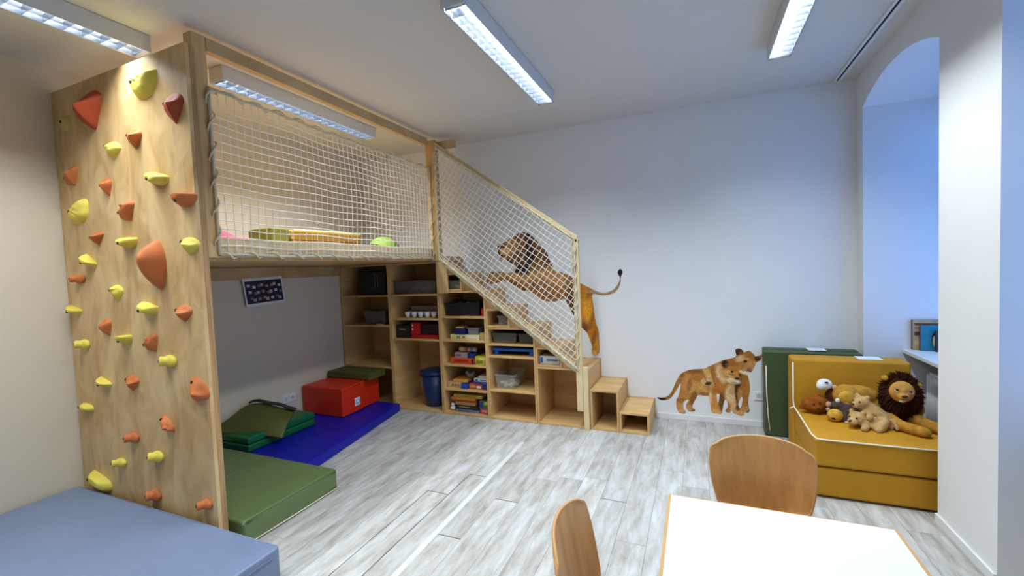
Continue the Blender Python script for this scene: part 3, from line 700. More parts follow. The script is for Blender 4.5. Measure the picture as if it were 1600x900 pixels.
# olive mattress cover draped over the green mat
def drape(u, v):
    # u along +x, v from the wall side (0) to the near hem (1)
    BL, BR, FR, FL = (Vector(p) for p in ((-3.88, 2.72, 0.36), (-3.50, 2.90, 0.275), (-3.37, 2.64, 0.135), (-3.90, 2.385, 0.215)))
    p = (BL * (1 - u) + BR * u) * (1 - v) + (FL * (1 - u) + FR * u) * v
    p.z += 0.075 * (math.sin(math.pi * min(1, u * 0.9 + 0.05)) ** 0.7) * (math.sin(math.pi * min(1, v * 0.85 + 0.1)) ** 0.8) + 0.008 * math.sin(7 * u + 2 * v) + 0.006 * math.sin(9 * v + 3 * u)
    return p
dc = thing('mattress_cover', 'dark olive mattress cover thrown over the green folded mat', 'cover', (-3.6, 2.7, 0.22))
MB().grid(drape, 26, 22).build('cloth', M_OLIVE, dc, smooth=True, solid=0.028, subsurf=1)
def fold(u, v):
    a = drape(u * 0.95 + 0.02, 0.02 + 0.12 * v); return (a[0] + 0.03, a[1] + 0.01, a[2] + 0.030 + 0.016 * math.sin(math.pi * v) + 0.006 * math.sin(12 * u))
MB().grid(fold, 22, 8).build('fold', simple('near_black_olive_lining', 40, 40, 24, 0.7), dc, smooth=True, solid=0.008)

# ================================================================== WALL NOTICE UNDER THE LOFT
po = thing('picture_poster', 'dark blue picture poster with rows of small pictures hung askew under the loft', 'poster', (XL + 0.03, 2.98, 1.42))
P0 = [(2.760, 1.553), (3.185, 1.571), (3.210, 1.300), (2.790, 1.282)]
xw = XL + 0.028
mb = MB(); mb.prism(P0, 'x', xw, xw + 0.0015); mb.build('paper', simple('white_paper', 235, 235, 236, 0.6), po)
def pq(u, v):
    a, b, c, d = [np.array(p) for p in P0]; return (a * (1 - u) + b * u) * (1 - v) + (d * (1 - u) + c * u) * v
mb = MB(); mb.prism([tuple(pq(u, v)) for u, v in ((.035, .10), (.965, .10), (.965, .90), (.035, .90))], 'x', xw + 0.0016, xw + 0.002)
mb.build('printed_field', mat('navy_print', srgb(26, 24, 66), 0.5, noise=0.4, nscale=14, col2=srgb(30, 12, 22)), po)
cols = [(206, 190, 182), (176, 112, 96), (150, 140, 110), (190, 160, 170), (96, 110, 150), (200, 200, 200)]
pm = [simple('poster_tint_%d' % i, *c, rough=0.5) for i, c in enumerate(cols)]
k = 0
for row, vs in enumerate((0.30, 0.53, 0.76)):
    for cix in range(8):
        u0 = 0.08 + cix * 0.108 + 0.02 * ((cix * 7 + row) % 3); v0 = vs - 0.06 + 0.03 * ((cix * 5 + row * 3) % 3 - 1)
        mb = MB(); mb.prism([tuple(pq(u, v)) for u, v in ((u0, v0), (u0 + 0.075, v0), (u0 + 0.075, v0 + 0.10), (u0, v0 + 0.10))], 'x', xw + 0.0021, xw + 0.0025)
        mb.build('small_picture', pm[(k * 5 + row) % 6], po); k += 1

# ================================================================== SHELF CONTENTS
def tub(name, label, x0, x1, y0, y1, z0, z1, m, lid=None, taper=0.06, group=None, cat='tub'):
    """open tapered plastic tub with rim; lid optional"""
    t = thing(name, label, cat, ((x0 + x1) / 2, (y0 + y1) / 2, z0), 0, group)
    dx, dy = (x1 - x0) * taper, (y1 - y0) * taper
    mb = MB(); th = 0.0025
    def ring(z, k, ins): 
        return [(x0 + dx * k + ins, y0 + dy * k + ins, z), (x1 - dx * k - ins, y0 + dy * k + ins, z), (x1 - dx * k - ins, y1 - dy * k - ins, z), (x0 + dx * k + ins, y1 - dy * k - ins, z)]
    rs = [ring(z0, 1, 0.0), ring(z1, 0, 0.0), ring(z1, 0, th), ring(z0 + th, 1, th)]
    V = [[mb.bm.verts.new(p) for p in r] for r in rs]
    for A, C in zip(V, V[1:]):
        for k in range(4): mb.bm.faces.new((A[k], A[(k + 1) % 4], C[(k + 1) % 4], C[k]))
    mb.bm.faces.new(V[0][::-1]); mb.bm.faces.new(V[-1])
    mb.build('body', m, t, bevel=0.004)
    r = MB(); w_ = 0.008; a, b, c, d = x0 - w_, x1 + w_, y0 - w_, y1 + w_
    r.box(a, b, c, y0, z1 - 0.006, z1 + 0.002).box(a, b, y1, d, z1 - 0.006, z1 + 0.002).box(a, x0, y0, y1, z1 - 0.006, z1 + 0.002).box(x1, b, y0, y1, z1 - 0.006, z1 + 0.002)
    r.build('rim', m, t)
    if lid: B(a, b, c, d, z1 + 0.0025, z1 + 0.012, 0.003).build('lid', lid, t)
    return t
def filler(par, x0, x1, y0, y1, z0, h, mats, n, seed, size=0.03):
    R = np.random.default_rng(seed)
    for k, m in enumerate(mats):
        mb = MB()
        for _ in range(n):
            x, y = R.uniform(x0, x1), R.uniform(y0, y1); z = R.uniform(z0, z0 + h); s_ = size * R.uniform(.5, 1)
            t = MB().box(-s_ / 2, s_ / 2, -s_ / 2, s_ / 2, 0, s_ * 0.6)
            mb.merge(t, Matrix.Translation((x, y, z)) @ Matrix.Rotation(R.uniform(0, 3), 4, 'Z'))
        o = mb.build('contents', m, par); o['kind'] = 'stuff'
W1 = simple('white_pieces', 232, 230, 226, 0.5); BK = simple('black_plastic', 22, 22, 24, 0.45); TAN = simple('tan_pieces', 188, 160, 110, 0.6); GRYP = simple('mid_grey_plastic', 120, 120, 122, 0.5)
F_ = YS + 0.05
# corner cabinet
t = thing('storage_crate', 'black lidded crate with pale handle strips on the top corner shelf', 'crate', (-3.54, F_ + 0.2, 1.305))
B(-3.74, -3.36, F_ + 0.06, F_ + 0.36, 1.305, 1.585, 0.01).build('body', BK, t); B(-3.75, -3.35, F_ + 0.05, F_ + 0.37, 1.587, 1.612, 0.006).build('lid', BK, t)
for x in (-3.50, -3.46): MB().tube([(x - .012, F_ + 0.055, 1.56), (x, F_ + 0.05, 1.53), (x, F_ + 0.05, 1.40)], 0.004, 6).build('handle_strip', GRYP, t, smooth=True)
t = tub('storage_tub', 'cloudy plastic tub filled with tan pieces on the second corner shelf', -3.66, -3.33, F_, F_ + 0.25, 0.959, 1.115, M_SMOKE, None, 0.09)
filler(t, -3.60, -3.38, F_ + 0.04, F_ + 0.2, 0.965, 0.07, [TAN, simple('brown_pieces', 150, 122, 80, 0.6)], 60, 3)
tag(B(-3.44, -3.36, F_ - 0.03, F_ - 0.002, 0.958, 0.968, 0.002).build('wooden_rod', simple('light_wood_rod', 220, 190, 140), None), 'small pale stick lying at the front of the second corner shelf', 'stick')
# cabinet with the blue bin
t = tub('storage_tub', 'long clear tub with odds and ends on the upper shelf by the post', -3.19, -2.62, F_, F_ + 0.3, 1.311, 1.455, M_SMOKE, None, 0.05)
filler(t, -3.1, -2.72, F_ + 0.04, F_ + 0.25, 1.318, 0.06, [W1, BK, TAN], 18, 5, 0.05)
t = thing('egg_carton', 'grey egg carton with white cups standing open on a shelf above the red box', 'egg carton', (-2.88, F_ + 0.08, 1.040))
EG = simple('grey_egg_pulp', 178, 170, 164, 0.9)
mb = MB()
for r in range(2):
    for k in range(5):
        c = (-3.05 + 0.088 * k, F_ + 0.05 + 0.09 * r)
        if r == 0: MB().lathe([(0.020, 0), (0.024, 0.008), (0.036, 0.062), (0.0335, 0.062), (0.020, 0.010)], (c[0], c[1], 1.0405), 14).build('cup', W1, t, smooth=True)
        else: mb.lathe([(0.020, 0), (0.024, 0.008), (0.040, 0.062), (0.036, 0.062), (0.020, 0.010)], (c[0], c[1], 1.0405), 14)
mb.box(-3.10, -2.66, F_ + 0.09, F_ + 0.19, 1.098, 1.104)
mb.build('tray', EG, t)
MB().grid(lambda u, v: (-3.11 + 0.46 * u, F_ + 0.19 + 0.01 * math.sin(math.pi * v), 1.105 + 0.045 * v + 0.006 * abs(math.sin(5 * math.pi * u))), 30, 5).build('lid', EG, t, smooth=True, solid=0.003)
t = thing('black_case', 'black case beside the red box under the egg carton', 'case', (-3.1, F_ + 0.1, 0.811)); B(-3.19, -3.0, F_, F_ + 0.25, 0.811, 0.955, 0.012).build('body', BK, t); B(-3.14, -3.05, F_ - 0.006, F_ - 0.001, 0.90, 0.915, 0.002).build('handle', GRYP, t)
RB = simple('bright_red_card', 196, 24, 26, 0.45)
t = thing('game_case', 'red and black case with white clasps on the third shelf of the bin cabinet', 'case', (-2.8, F_ + 0.1, 0.811))
B(-2.985, -2.63, F_, F_ + 0.25, 0.811, 0.850, 0.004).build('base', RB, t); B(-2.985, -2.87, F_ + 0.002, F_ + 0.25, 0.852, 0.985, 0.004).build('side_box', RB, t)
B(-2.865, -2.635, F_ + 0.02, F_ + 0.25, 0.852, 0.968, 0.006).build('insert', simple('black_maroon', 40, 12, 14, 0.5), t)
for z in (0.90, 0.945): B(-2.965, -2.955, F_ - 0.003, F_ + 0.001, z, z + 0.02).build('clasp', W1, t)
NV = simple('dark_blue_bin_plastic', 20, 50, 100, 0.4)
t = thing('waste_bin', 'dark blue plastic bin with lid and side handle in the cabinet under the loft', 'bin', (-2.80, F_ + 0.17, 0.022))
MB().lathe([(0.115, 0), (0.12, 0.004), (0.155, 0.36), (0.150, 0.36), (0.112, 0.008)], (-2.80, F_ + 0.17, 0.0225), 36).build('body', NV, t, smooth=True)
MB().lathe([(0.165, 0.0), (0.168, 0.012), (0.16, 0.028), (0.10, 0.052), (0.03, 0.058)], (-2.80, F_ + 0.17, 0.385), 36).build('lid', NV, t, smooth=True)
MB().tube([(-2.955, F_ + 0.17, 0.41), (-2.99, F_ + 0.16, 0.40), (-2.995, F_ + 0.15, 0.355), (-2.97, F_ + 0.15, 0.335)], 0.012, 8).build('handle', NV, t, smooth=True)
# games cabinet, shelf by shelf
def carton(name, label, x0, x1, z0, z1, c, cat='box', y=F_, d=0.26, strip=None, bands=(), grp=None):
    t = thing(name, label, cat, ((x0 + x1) / 2, y + d / 2, z0), 0, grp)
    m = simple('card_%d_%d_%d' % c, *c, rough=0.45)
    h = z1 - z0
    if h > 0.03:
        B(x0 + 0.002, x1 - 0.002, y + 0.002, y + d - 0.002, z0, z0 + h * 0.45).build('box_base', m, t); B(x0, x1, y, y + d, z0 + h * 0.28, z1, 0.002).build('box_lid', m, t)
    else: B(x0, x1, y, y + d, z0, z1, 0.002).build('body', m, t)
    for i, (a, b, q, r, cc) in enumerate(bands):
        B(x0 + (x1 - x0) * a, x0 + (x1 - x0) * b, y - 0.0015, y - 0.0004, z0 + h * q, z0 + h * r).build('print', simple('card_%d_%d_%d' % cc, *cc, rough=0.45), t)
    return t
Z = 7 * RISE + 0.022
t = tub('small_tub', 'small clear tub of white pieces in the topmost step box', -2.465, -2.325, F_, F_ + 0.16, Z, 1.435, M_CLEAR, M_CLEAR); filler(t, -2.45, -2.34, F_ + 0.02, F_ + 0.13, Z + 0.003, 0.04, [W1], 14, 8)
t = tub('black_tub', 'wide black tub on the top shelf of the games cabinet', -2.52, -2.10, F_, F_ + 0.3, 1.065, 1.20, BK, None, 0.04); filler(t, -2.48, -2.14, F_ + 0.04, F_ + 0.25, 1.16, 0.03, [BK, GRYP], 14, 9, 0.05)
carton('red_carton', 'small red carton beside the black tub', -2.085, -2.035, 1.065, 1.14, (190, 24, 22))
carton('game_box', 'cream board game box with small green pictures on the second shelf of the games cabinet', -2.47, -2.12, 0.811, 0.862, (236, 226, 168), bands=((.05, .18, .2, .8, (222, 200, 90)), (.22, .34, .25, .75, (128, 150, 100)), (.42, .52, .3, .7, (180, 130, 90)), (.58, .9, .3, .7, (224, 224, 222))))
carton('game_box', 'dark blue flat game box on the cream board game box', -2.42, -2.285, 0.8635, 0.93, (24, 32, 92))
carton('wooden_block', 'small wooden slat on the dark blue game box', -2.40, -2.31, 0.931, 0.948, (200, 160, 90), d=0.12, cat='block')
t = tub('small_tub', 'grey translucent tub standing on the cream board game box', -2.26, -2.135, F_ + 0.01, F_ + 0.2, 0.8635, 0.935, GRYP, None, 0.03)
carton('wooden_box', 'plain wooden box at the right end of the second games shelf', -2.115, -2.04, 0.811, 0.885, (196, 160, 108), cat='box')
carton('game_box', 'bright orange game box on the third shelf of the games cabinet', -2.48, -2.195, 0.547, 0.612, (216, 84, 34), bands=((.15, .75, .3, .7, (176, 40, 24)), (.9, .98, .1, .9, (60, 30, 30))))
carton('game_box', 'mauve game box on the orange game box', -2.43, -2.275, 0.613, 0.668, (178, 142, 142), bands=((.1, .5, .3, .7, (120, 90, 110)),))
carton('game_box', 'dark blue game box on the orange game box', -2.270, -2.18, 0.613, 0.66, (28, 44, 108))
t = thing('toy_drum', 'small patterned round tin on the mauve game box', 'tin', (-2.33, F_ + 0.08, 0.67)); MB().cyl((-2.39, F_ + 0.055, 0.697), (-2.19, F_ + 0.055, 0.697), 0.0255, n=20).build('body', simple('pinkish_tin', 190, 150, 140, 0.4), t, smooth=False)
for x, c in ((-2.37, (216, 200, 120)), (-2.31, (180, 60, 60)), (-2.25, (90, 110, 150))): MB().cyl((x, F_ + 0.055, 0.697), (x + .03, F_ + 0.055, 0.697), 0.0262, n=20).build('band', simple('tin_band_%d' % c[0], *c), t)
carton('game_box', 'yellow green game box at the right of the third games shelf', -2.18, -2.035, 0.547, 0.635, (196, 190, 56), bands=((.1, .6, .2, .5, (120, 130, 40)), (.3, .9, .6, .85, (230, 226, 140))))
carton('wooden_game', 'pale wooden game with dark discs on the fourth games shelf', -2.535, -2.36, 0.282, 0.342, (212, 176, 122), bands=((.3, .45, .3, .7, (150, 110, 70)), (.5, .65, .3, .7, (150, 110, 70)), (.7, .85, .3, .7, (168, 128, 84))))
carton('game_box', 'small royal blue box at the front of the fourth games shelf', -2.357, -2.275, 0.282, 0.334, (36, 78, 168), y=F_ - 0.02)
carton('game_box', 'orange red game box on the fourth games shelf', -2.268, -2.115, 0.282, 0.335, (206, 92, 62), bands=((.05, .5, .3, .8, (222, 150, 100)), (.6, .9, .2, .7, (230, 220, 210))))
carton('game_box', 'deep blue game box at the right end of the fourth games shelf', -2.112, -2.035, 0.282, 0.33, (34, 50, 130))
carton('wooden_block', 'orange wooden plank lying on the pale wooden game', -2.46, -2.29, 0.3435, 0.376, (222, 160, 70), cat='block')
t = thing('toy_figure', 'small grey toy standing on the fourth games shelf', 'toy', (-2.30, F_ + 0.15, 0.377)); mb = MB(); mb.ell((-2.30, F_ + 0.10, 0.405), (0.045, 0.03, 0.028)); mb.ell((-2.335, F_ + 0.09, 0.435), (0.02, 0.02, 0.02)); mb.ell((-2.26, F_ + 0.1, 0.43), (0.015, 0.015, 0.02)); mb.build('body', simple('speckled_grey_toy', 140, 142, 144, 0.6, noise=0.5, nscale=60), t, smooth=True, remesh=0.006)
carton('game_box', 'blue game box under the white one on the fourth games shelf', -2.20, -2.04, 0.336, 0.366, (60, 74, 140))
carton('game_box', 'white game box with dark print on the fourth games shelf', -2.205, -2.05, 0.367, 0.398, (232, 232, 236), bands=((.1, .3, .2, .8, (60, 70, 120)), (.45, .95, .3, .7, (110, 110, 120))))
carton('game_box', 'grey cream box topping the right stack of the fourth games shelf', -2.15, -2.05, 0.399, 0.430, (196, 180, 150))
zs = 0.022
carton('puzzle_box', 'dark puzzle box lying at the bottom of the games cabinet', -2.44, -2.16, 0.022, 0.048, (120, 128, 160), bands=((.1, .6, .2, .8, (90, 100, 150)),))
carton('puzzle_box', 'black flat game box on the bottom games shelf', -2.43, -2.165, 0.049, 0.096, (36, 24, 24), bands=((.1, .6, .5, .7, (170, 150, 110)),))
carton('puzzle_box', 'tan flat game box on the bottom games shelf', -2.45, -2.20, 0.097, 0.128, (180, 140, 80))
carton('puzzle_box', 'red brown flat game box near the top of the bottom stack', -2.495, -2.19, 0.129, 0.152, (160, 60, 40))
carton('puzzle_box', 'orange flat game box near the top of the bottom stack', -2.50, -2.20, 0.153, 0.176, (216, 140, 50))
carton('puzzle_box', 'mustard yellow box topping the bottom stack of the games cabinet', -2.465, -2.12, 0.178, 0.212, (206, 170, 60), bands=((.1, .8, .3, .6, (170, 120, 40)),))
carton('game_box', 'pink red box at the right of the bottom games shelf', -2.15, -2.04, 0.022, 0.080, (198, 62, 84), bands=((.2, .8, .3, .7, (220, 150, 160)),))
carton('game_box', 'green and blue box above the pink red one on the bottom games shelf', -2.155, -2.04, 0.081, 0.160, (90, 120, 60), bands=((.0, .4, .1, .9, (40, 60, 140)), (.5, .9, .5, .9, (190, 190, 80))))
t = thing('plush_toy', 'small white cloth toy at the left of the bottom games shelf', 'toy', (-2.49, F_, 0.022)); mb = MB(); mb.ell((-2.495, F_ + 0.03, 0.05), (0.03, 0.03, 0.028)); mb.ell((-2.49, F_ + 0.02, 0.088), (0.022, 0.022, 0.022)); mb.build('body', W1, t, smooth=True, remesh=0.006)
# tray cabinet
Z = 5 * RISE + 0.022
t = tub('small_tub', 'small clear lidded tub in the step box above the blue tray', -1.895, -1.785, F_, F_ + 0.15, Z, 1.06, M_CLEAR, M_CLEAR); filler(t, -1.88, -1.8, F_ + 0.02, F_ + 0.12, Z + 0.003, 0.05, [TAN, GRYP], 10, 18, 0.025)
t = tub('flat_tub', 'cloudy flat tub with lid on the upper shelf of the tray cabinet', -1.965, -1.70, F_, F_ + 0.3, 0.787, 0.88, M_SMOKE, M_SMOKE, 0.04); filler(t, -1.93, -1.73, F_ + 0.04, F_ + 0.25, 0.79, 0.05, [GRYP, TAN], 14, 19, 0.04)
t = tub('flat_tub', 'dark grey flat tub beside the cloudy one in the tray cabinet', -1.675, -1.515, F_ + 0.01, F_ + 0.3, 0.787, 0.885, simple('dark_grey_green_plastic', 74, 74, 62, 0.4), None, 0.03)
BT = simple('bright_blue_tray_plastic', 20, 96, 196, 0.4)
t = thing('tray', 'flat bright blue plastic tray on a shelf of the middle step cabinet', 'tray', (-1.745, F_, 0.662))
B(-1.97, -1.515, F_, F_ + 0.32, 0.705, 0.735, 0.008).build('body', BT, t)
for x in (-1.955, -1.565): B(x, x + 0.04, F_ + 0.01, F_ + 0.3, 0.6615, 0.7045, 0.004).build('foot', BT, t)
t = tub('small_tub', 'clear tub of white pieces on the open shelf of the middle step cabinet', -1.955, -1.735, F_, F_ + 0.33, 0.308, 0.455, M_CLEAR, None, 0.06); filler(t, -1.91, -1.77, F_ + 0.04, F_ + 0.26, 0.315, 0.035, [W1], 30, 21, 0.04)
Z = 3 * RISE + 0.022
t = carton('white_carton', 'white carton with blue print inside the lowest small step box', -1.452, -1.25, Z, 0.672, (228, 230, 234), bands=((.03, .16, .15, .85, (70, 110, 190)), (.35, .92, .38, .62, (110, 112, 120))))

# ================================================================== ON THE LOFT DECK
D = 1.701
t = thing('pillow', 'crumpled pink pillow on the loft deck at the climbing board end', 'pillow', (-3.0, 2.05, D))
MB().grid(lambda u, v: (-3.15 + 0.30 * u + 0.02 * math.sin(9 * v), 1.84 + 0.40 * v, D + 0.04 + (0.17 - 0.10 * v) * (math.sin(math.pi * u) ** 0.6) * (math.sin(math.pi * min(1, v * 0.93 + 0.05)) ** 0.5) + 0.012 * math.sin(17 * u + 11 * v)), 18, 22).build('cloth', simple('pink_cotton', 232, 84, 112, 0.85), t, smooth=True, solid=0.02)
tag(slab('', '', '', -3.44, -3.16, 2.50, 2.67, D, 1.962, M_OLIVE, bow=0.004).build('foam_cube', simple('olive_green_foam', 122, 124, 40, 0.7), None, bevel=0.012), 'small olive green foam cube on the loft deck behind the net', 'foam block')
t = thing('deck_mattress', 'folded mustard mattress with pale top edge lying on the loft deck', 'mattress', (-3.3, 3.1, D))
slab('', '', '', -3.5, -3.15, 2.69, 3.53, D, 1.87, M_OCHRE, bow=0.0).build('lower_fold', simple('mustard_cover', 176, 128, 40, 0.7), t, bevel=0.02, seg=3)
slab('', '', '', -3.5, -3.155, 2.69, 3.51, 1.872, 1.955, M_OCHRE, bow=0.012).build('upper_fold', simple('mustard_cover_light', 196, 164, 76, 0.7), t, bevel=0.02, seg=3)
MB().tube([(-3.152, 2.70, 1.950), (-3.150, 3.1, 1.957), (-3.152, 3.50, 1.950)], 0.012, 8).build('piping', simple('pale_yellow_piping', 240, 230, 150, 0.6), t, smooth=True)
t = thing('bean_cushion', 'lime green cushion with a black back on the loft deck by the stairs', 'cushion', (-3.2, 3.9, D))
mb = MB(); mb.ell((-3.16, 3.86, 1.83), (0.14, 0.17, 0.125)); mb.build('front', simple('lime_green_cloth', 170, 205, 80, 0.8), t, smooth=True)
mb = MB(); mb.ell((-3.2, 3.94, 1.82), (0.15, 0.18, 0.115)); mb.build('back', simple('black_cloth', 34, 24, 30, 0.8), t, smooth=True)
t = thing('maroon_blanket', 'dark maroon folded blanket beside the lime green cushion', 'blanket', (-3.1, 3.62, D)); B(-3.25, -3.05, 3.54, 3.69, D, 1.86, 0.025, 3).build('cloth', simple('dark_maroon_cloth', 92, 22, 40, 0.85), t)

# ================================================================== TABLE AND CHAIRS
tb = thing('table', 'white topped table with beech edge in the foreground', 'table', (0.236, 1.16, 0))
tx0, tx1, ty0, ty1, tz = -0.118, 0.592, 0.56, 1.765, 0.64
B(tx0 + 0.0094, tx1 - 0.0094, ty0 + 0.004, ty1 - 0.004, tz - 0.024, tz, 0.0006, 1).build('tabletop', M_LAMINATE, tb)
B(tx0, tx0 + 0.0092, ty0, ty1, tz - 0.026, tz - 0.0003).build('edge_strip', M_BEECHEDGE, tb); B(tx1 - 0.0092, tx1, ty0, ty1, tz - 0.026, tz - 0.0003).build('edge_strip', M_BEECHEDGE, tb)
B(tx0 + 0.0094, tx1 - 0.0094, ty1 - 0.0038, ty1, tz - 0.026, tz - 0.0003).build('edge_strip', M_BEECHEDGE, tb); B(tx0 + 0.0094, tx1 - 0.0094, ty0, ty0 + 0.0038, tz - 0.026, tz - 0.0003).build('edge_strip', M_BEECHEDGE, tb)
B(tx0 + 0.05, tx1 - 0.05, ty0 + 0.05, ty1 - 0.05, tz - 0.085, tz - 0.0265).build('apron', M_BEECH, tb)
for x in (tx0 + 0.045, tx1 - 0.045):
    for y in (ty0 + 0.045, ty1 - 0.045): MB().cyl((x, y, 0), (x, y, tz - 0.0265), 0.018, 0.024).build('leg', M_BEECH, tb, smooth=True)

def make_chair(label, loc, rotz):
    t = thing('chair', label, 'chair', loc, rotz, 'children chairs at the white table')
    H0, H1 = 0.53, 0.822
    def outline(v):   # half width over height 0..1
        return 0.152 + 0.034 * math.sin(math.pi * 0.5 * min(1, v / 0.7)) - 0.006 * max(0, v - 0.7) / 0.3
    pts = []
    N = 22
    for i in range(N + 1): pts.append((outline(i / N), i / N))
    def P(u, v, off):
        hw = outline(v)
        if v > 0.86: hw *= 1 - ((v - 0.86) / 0.14) ** 3 * 0.13
        if v < 0.10: hw *= 1 - ((0.10 - v) / 0.10) ** 2.4 * 0.25
        x = u * hw; zc_ = H0 + (H1 - H0) * v - (0.020 * u * u + 0.012 * abs(u) ** 9) * (v ** 3) + 0.02 * u * u * (1 - v) ** 3
        y = 0.205 + 0.055 * v - 0.040 * u * u + off
        return (x, y, zc_)
    mb = MB(); nu, nv = 22, 20
    A = [[mb.bm.verts.new(P(-1 + 2 * i / nu, j / nv, 0)) for j in range(nv + 1)] for i in range(nu + 1)]
    C = [[mb.bm.verts.new(P(-1 + 2 * i / nu, j / nv, 0.010)) for j in range(nv + 1)] for i in range(nu + 1)]
    for i in range(nu):
        for j in range(nv):
            mb.bm.faces.new((A[i][j], A[i + 1][j], A[i + 1][j + 1], A[i][j + 1])); mb.bm.faces.new((C[i][j], C[i][j + 1], C[i + 1][j + 1], C[i + 1][j]))
    ring = [(i, 0) for i in range(nu)] + [(nu, j) for j in range(nv)] + [(i, nv) for i in range(nu, 0, -1)] + [(0, j) for j in range(nv, 0, -1)]
    e = MB()
    for (a, b), (c, d) in zip(ring, ring[1:] + ring[:1]):
        mb.bm.faces.new((A[a][b], C[a][b], C[c][d], A[c][d]))
    o = mb.build('backrest', M_BEECH, t, local=True, smooth=True); b = o.modifiers.new('b', 'BEVEL'); b.width = 0.002; b.segments = 2; b.limit_method = 'ANGLE'; b.angle_limit = 0.9
    loop = [(A[0][0])] if False else [Vector(P(-1 + 2 * a / nu, b_ / nv, 0.005)) for a, b_ in ring]
    MB().tube(loop, 0.0051, 6, closed=True).build('edge', M_BEECHEDGE, o, local=True, smooth=True)
    # seat shell
    def S(u, v): return (0.18 * u * (1 - 0.10 * v * v), -0.17 + 0.36 * v, 0.365 + 0.006 * u * u - 0.012 * math.sin(math.pi * v) + (0.012 * max(0, v - 0.85) / 0.15))
    MB().grid(lambda a, b: S(-1 + 2 * a, b), 14, 14).build('seat', M_BEECH, t, local=True, smooth=True, solid=0.010)
    for sx in (-1, 1):
        MB().tube([(0.165 * sx, -0.17, 0.0), (0.15 * sx, -0.14, 0.345)], 0.010, 10).build('leg', M_CHROME, t, local=True, smooth=True)
        MB().tube([(0.165 * sx, 0.23, 0.0), (0.15 * sx, 0.17, 0.345), (0.135 * sx, 0.195, 0.43), (0.13 * sx, 0.245, 0.60)], 0.010, 10).build('leg', M_CHROME, t, local=True, smooth=True)
    MB().tube([(-0.15, -0.14, 0.347), (-0.15, 0.16, 0.347)], 0.009, 8).tube([(0.15, -0.14, 0.347), (0.15, 0.16, 0.347)], 0.009, 8).build('seat_frame', M_CHROME, t, local=True, smooth=True)
    return t
make_chair('beech chair tucked in at the far end of the white table', (0.222, 1.735, 0), 0.0)
make_chair('beech chair seen edge-on at the left long side of the white table', (-0.125, 1.195, 0), math.radians(93))

# ================================================================== SOFA, MATS, RADIATOR, BOOKS
sf = thing('foam_sofa', 'ochre foam sofa with cream piping in the back corner by the window niche', 'sofa', (1.03, 3.7, 0))
SX0, SX1 = 0.672, 1.43
slab('', '', '', SX0, SX1, 3.262, 3.86, 0.012, 0.200, M_OCHRE, bow=0.0).build('base_cushion', M_OCHRE, sf, bevel=0.018, seg=3)
slab('', '', '', SX0, SX1, 3.255, 3.86, 0.206, 0.390, M_OCHRE, bow=0.008).build('seat_cushion', M_OCHRE, sf, bevel=0.02, seg=3)
mb = MB().prism([(3.864, 0.012), (3.864, 0.39), (3.885, 0.772), (4.07, 0.772), (4.10, 0.012)], 'x', SX0 - 0.008, 1.385)
mb.build('backrest', M_OCHRE, sf, bevel=0.022, seg=3)
MB().tube([(SX0 - 0.006, 3.872, 0.745), (SX0 - 0.008, 3.862, 0.45), (SX0 - 0.004, 3.850, 0.405), (SX0 - 0.002, 3.55, 0.398), (SX0 + 0.000, 3.33, 0.388), (SX0 + 0.016, 3.262, 0.383), (SX0 + 0.07, 3.251, 0.384), (1.0, 3.2505, 0.384), (SX1 - 0.01, 3.2505, 0.384)], 0.0055, 8).build('piping', M_PIPING, sf, smooth=True)
MB().tube([(SX0 - 0.006, 3.852, 0.405), (SX0 - 0.035, 3.845, 0.392)], 0.005, 6).build('zip_pull', M_PIPING, sf, smooth=True)

fm = thing('folded_mat', 'forest green folded mat standing upright against the back wall behind the sofa', 'mat', (0.87, 4.4, 0))
slab('', '', '', 0.525, 1.22, 4.285, 4.375, 0.004, 0.745, M_FOREST, bow=0.0).build('front_half', M_FOREST, fm, bevel=0.03, seg=4)
slab('', '', '', 0.53, 1.22, 4.380, 4.470, 0.004, 0.752, M_FOREST, bow=0.0).build('back_half', M_FOREST, fm, bevel=0.03, seg=4)
MB().tube([(0.538, 4.282, 0.62), (0.540, 4.281, 0.4), (0.548, 4.281, 0.2), (0.562, 4.283, 0.05)], 0.005, 8).build('zip', M_PIPING, fm, smooth=True)
tag(B(0.86, 0.99, 4.34, 4.45, 0.7535, 0.757, 0.001).build('paper_sheet', simple('white_paper_sheet', 238, 240, 242, 0.6), None), 'white paper sheet lying on top of the green folded mat', 'paper')
tag(B(1.09, 1.24, 3.93, 4.04, 0.773, 0.777, 0.001).build('paper_sheet', simple('white_paper_sheet', 238, 240, 242, 0.6), None), 'white paper sheet lying on top of the ochre sofa backrest', 'paper')

rd = thing('radiator', 'white ribbed radiator under the window sill beside the plush lion', 'radiator', (1.66, 3.8, 0.1))
M_RAD = mat('white_radiator_enamel', (0.78, 0.79, 0.8, 1), 0.35, noise=0.02)
rb_ = B(1.635, 1.70, 3.24, 4.30, 0.12, 0.62, 0.006).build('body', M_RAD, rd)
rib = None
for k in range(24):
    y = 3.262 + 0.0445 * k
    if rib is None: o = MB().cyl((0, 0, 0.135), (0, 0, 0.605), 0.014, n=10).build('rib', M_RAD, rd, smooth=True, local=True); rib = o.data
    else: o = bpy.data.objects.new('rib', rib); COL.objects.link(o); o.parent = rd
    o.location = (1.630 - 1.66, y - 3.8, -0.1)
for y in (3.35, 4.2): B(1.702, 1.798, y, y + 0.03, 0.3, 0.34).build('bracket', M_RAD, rd)

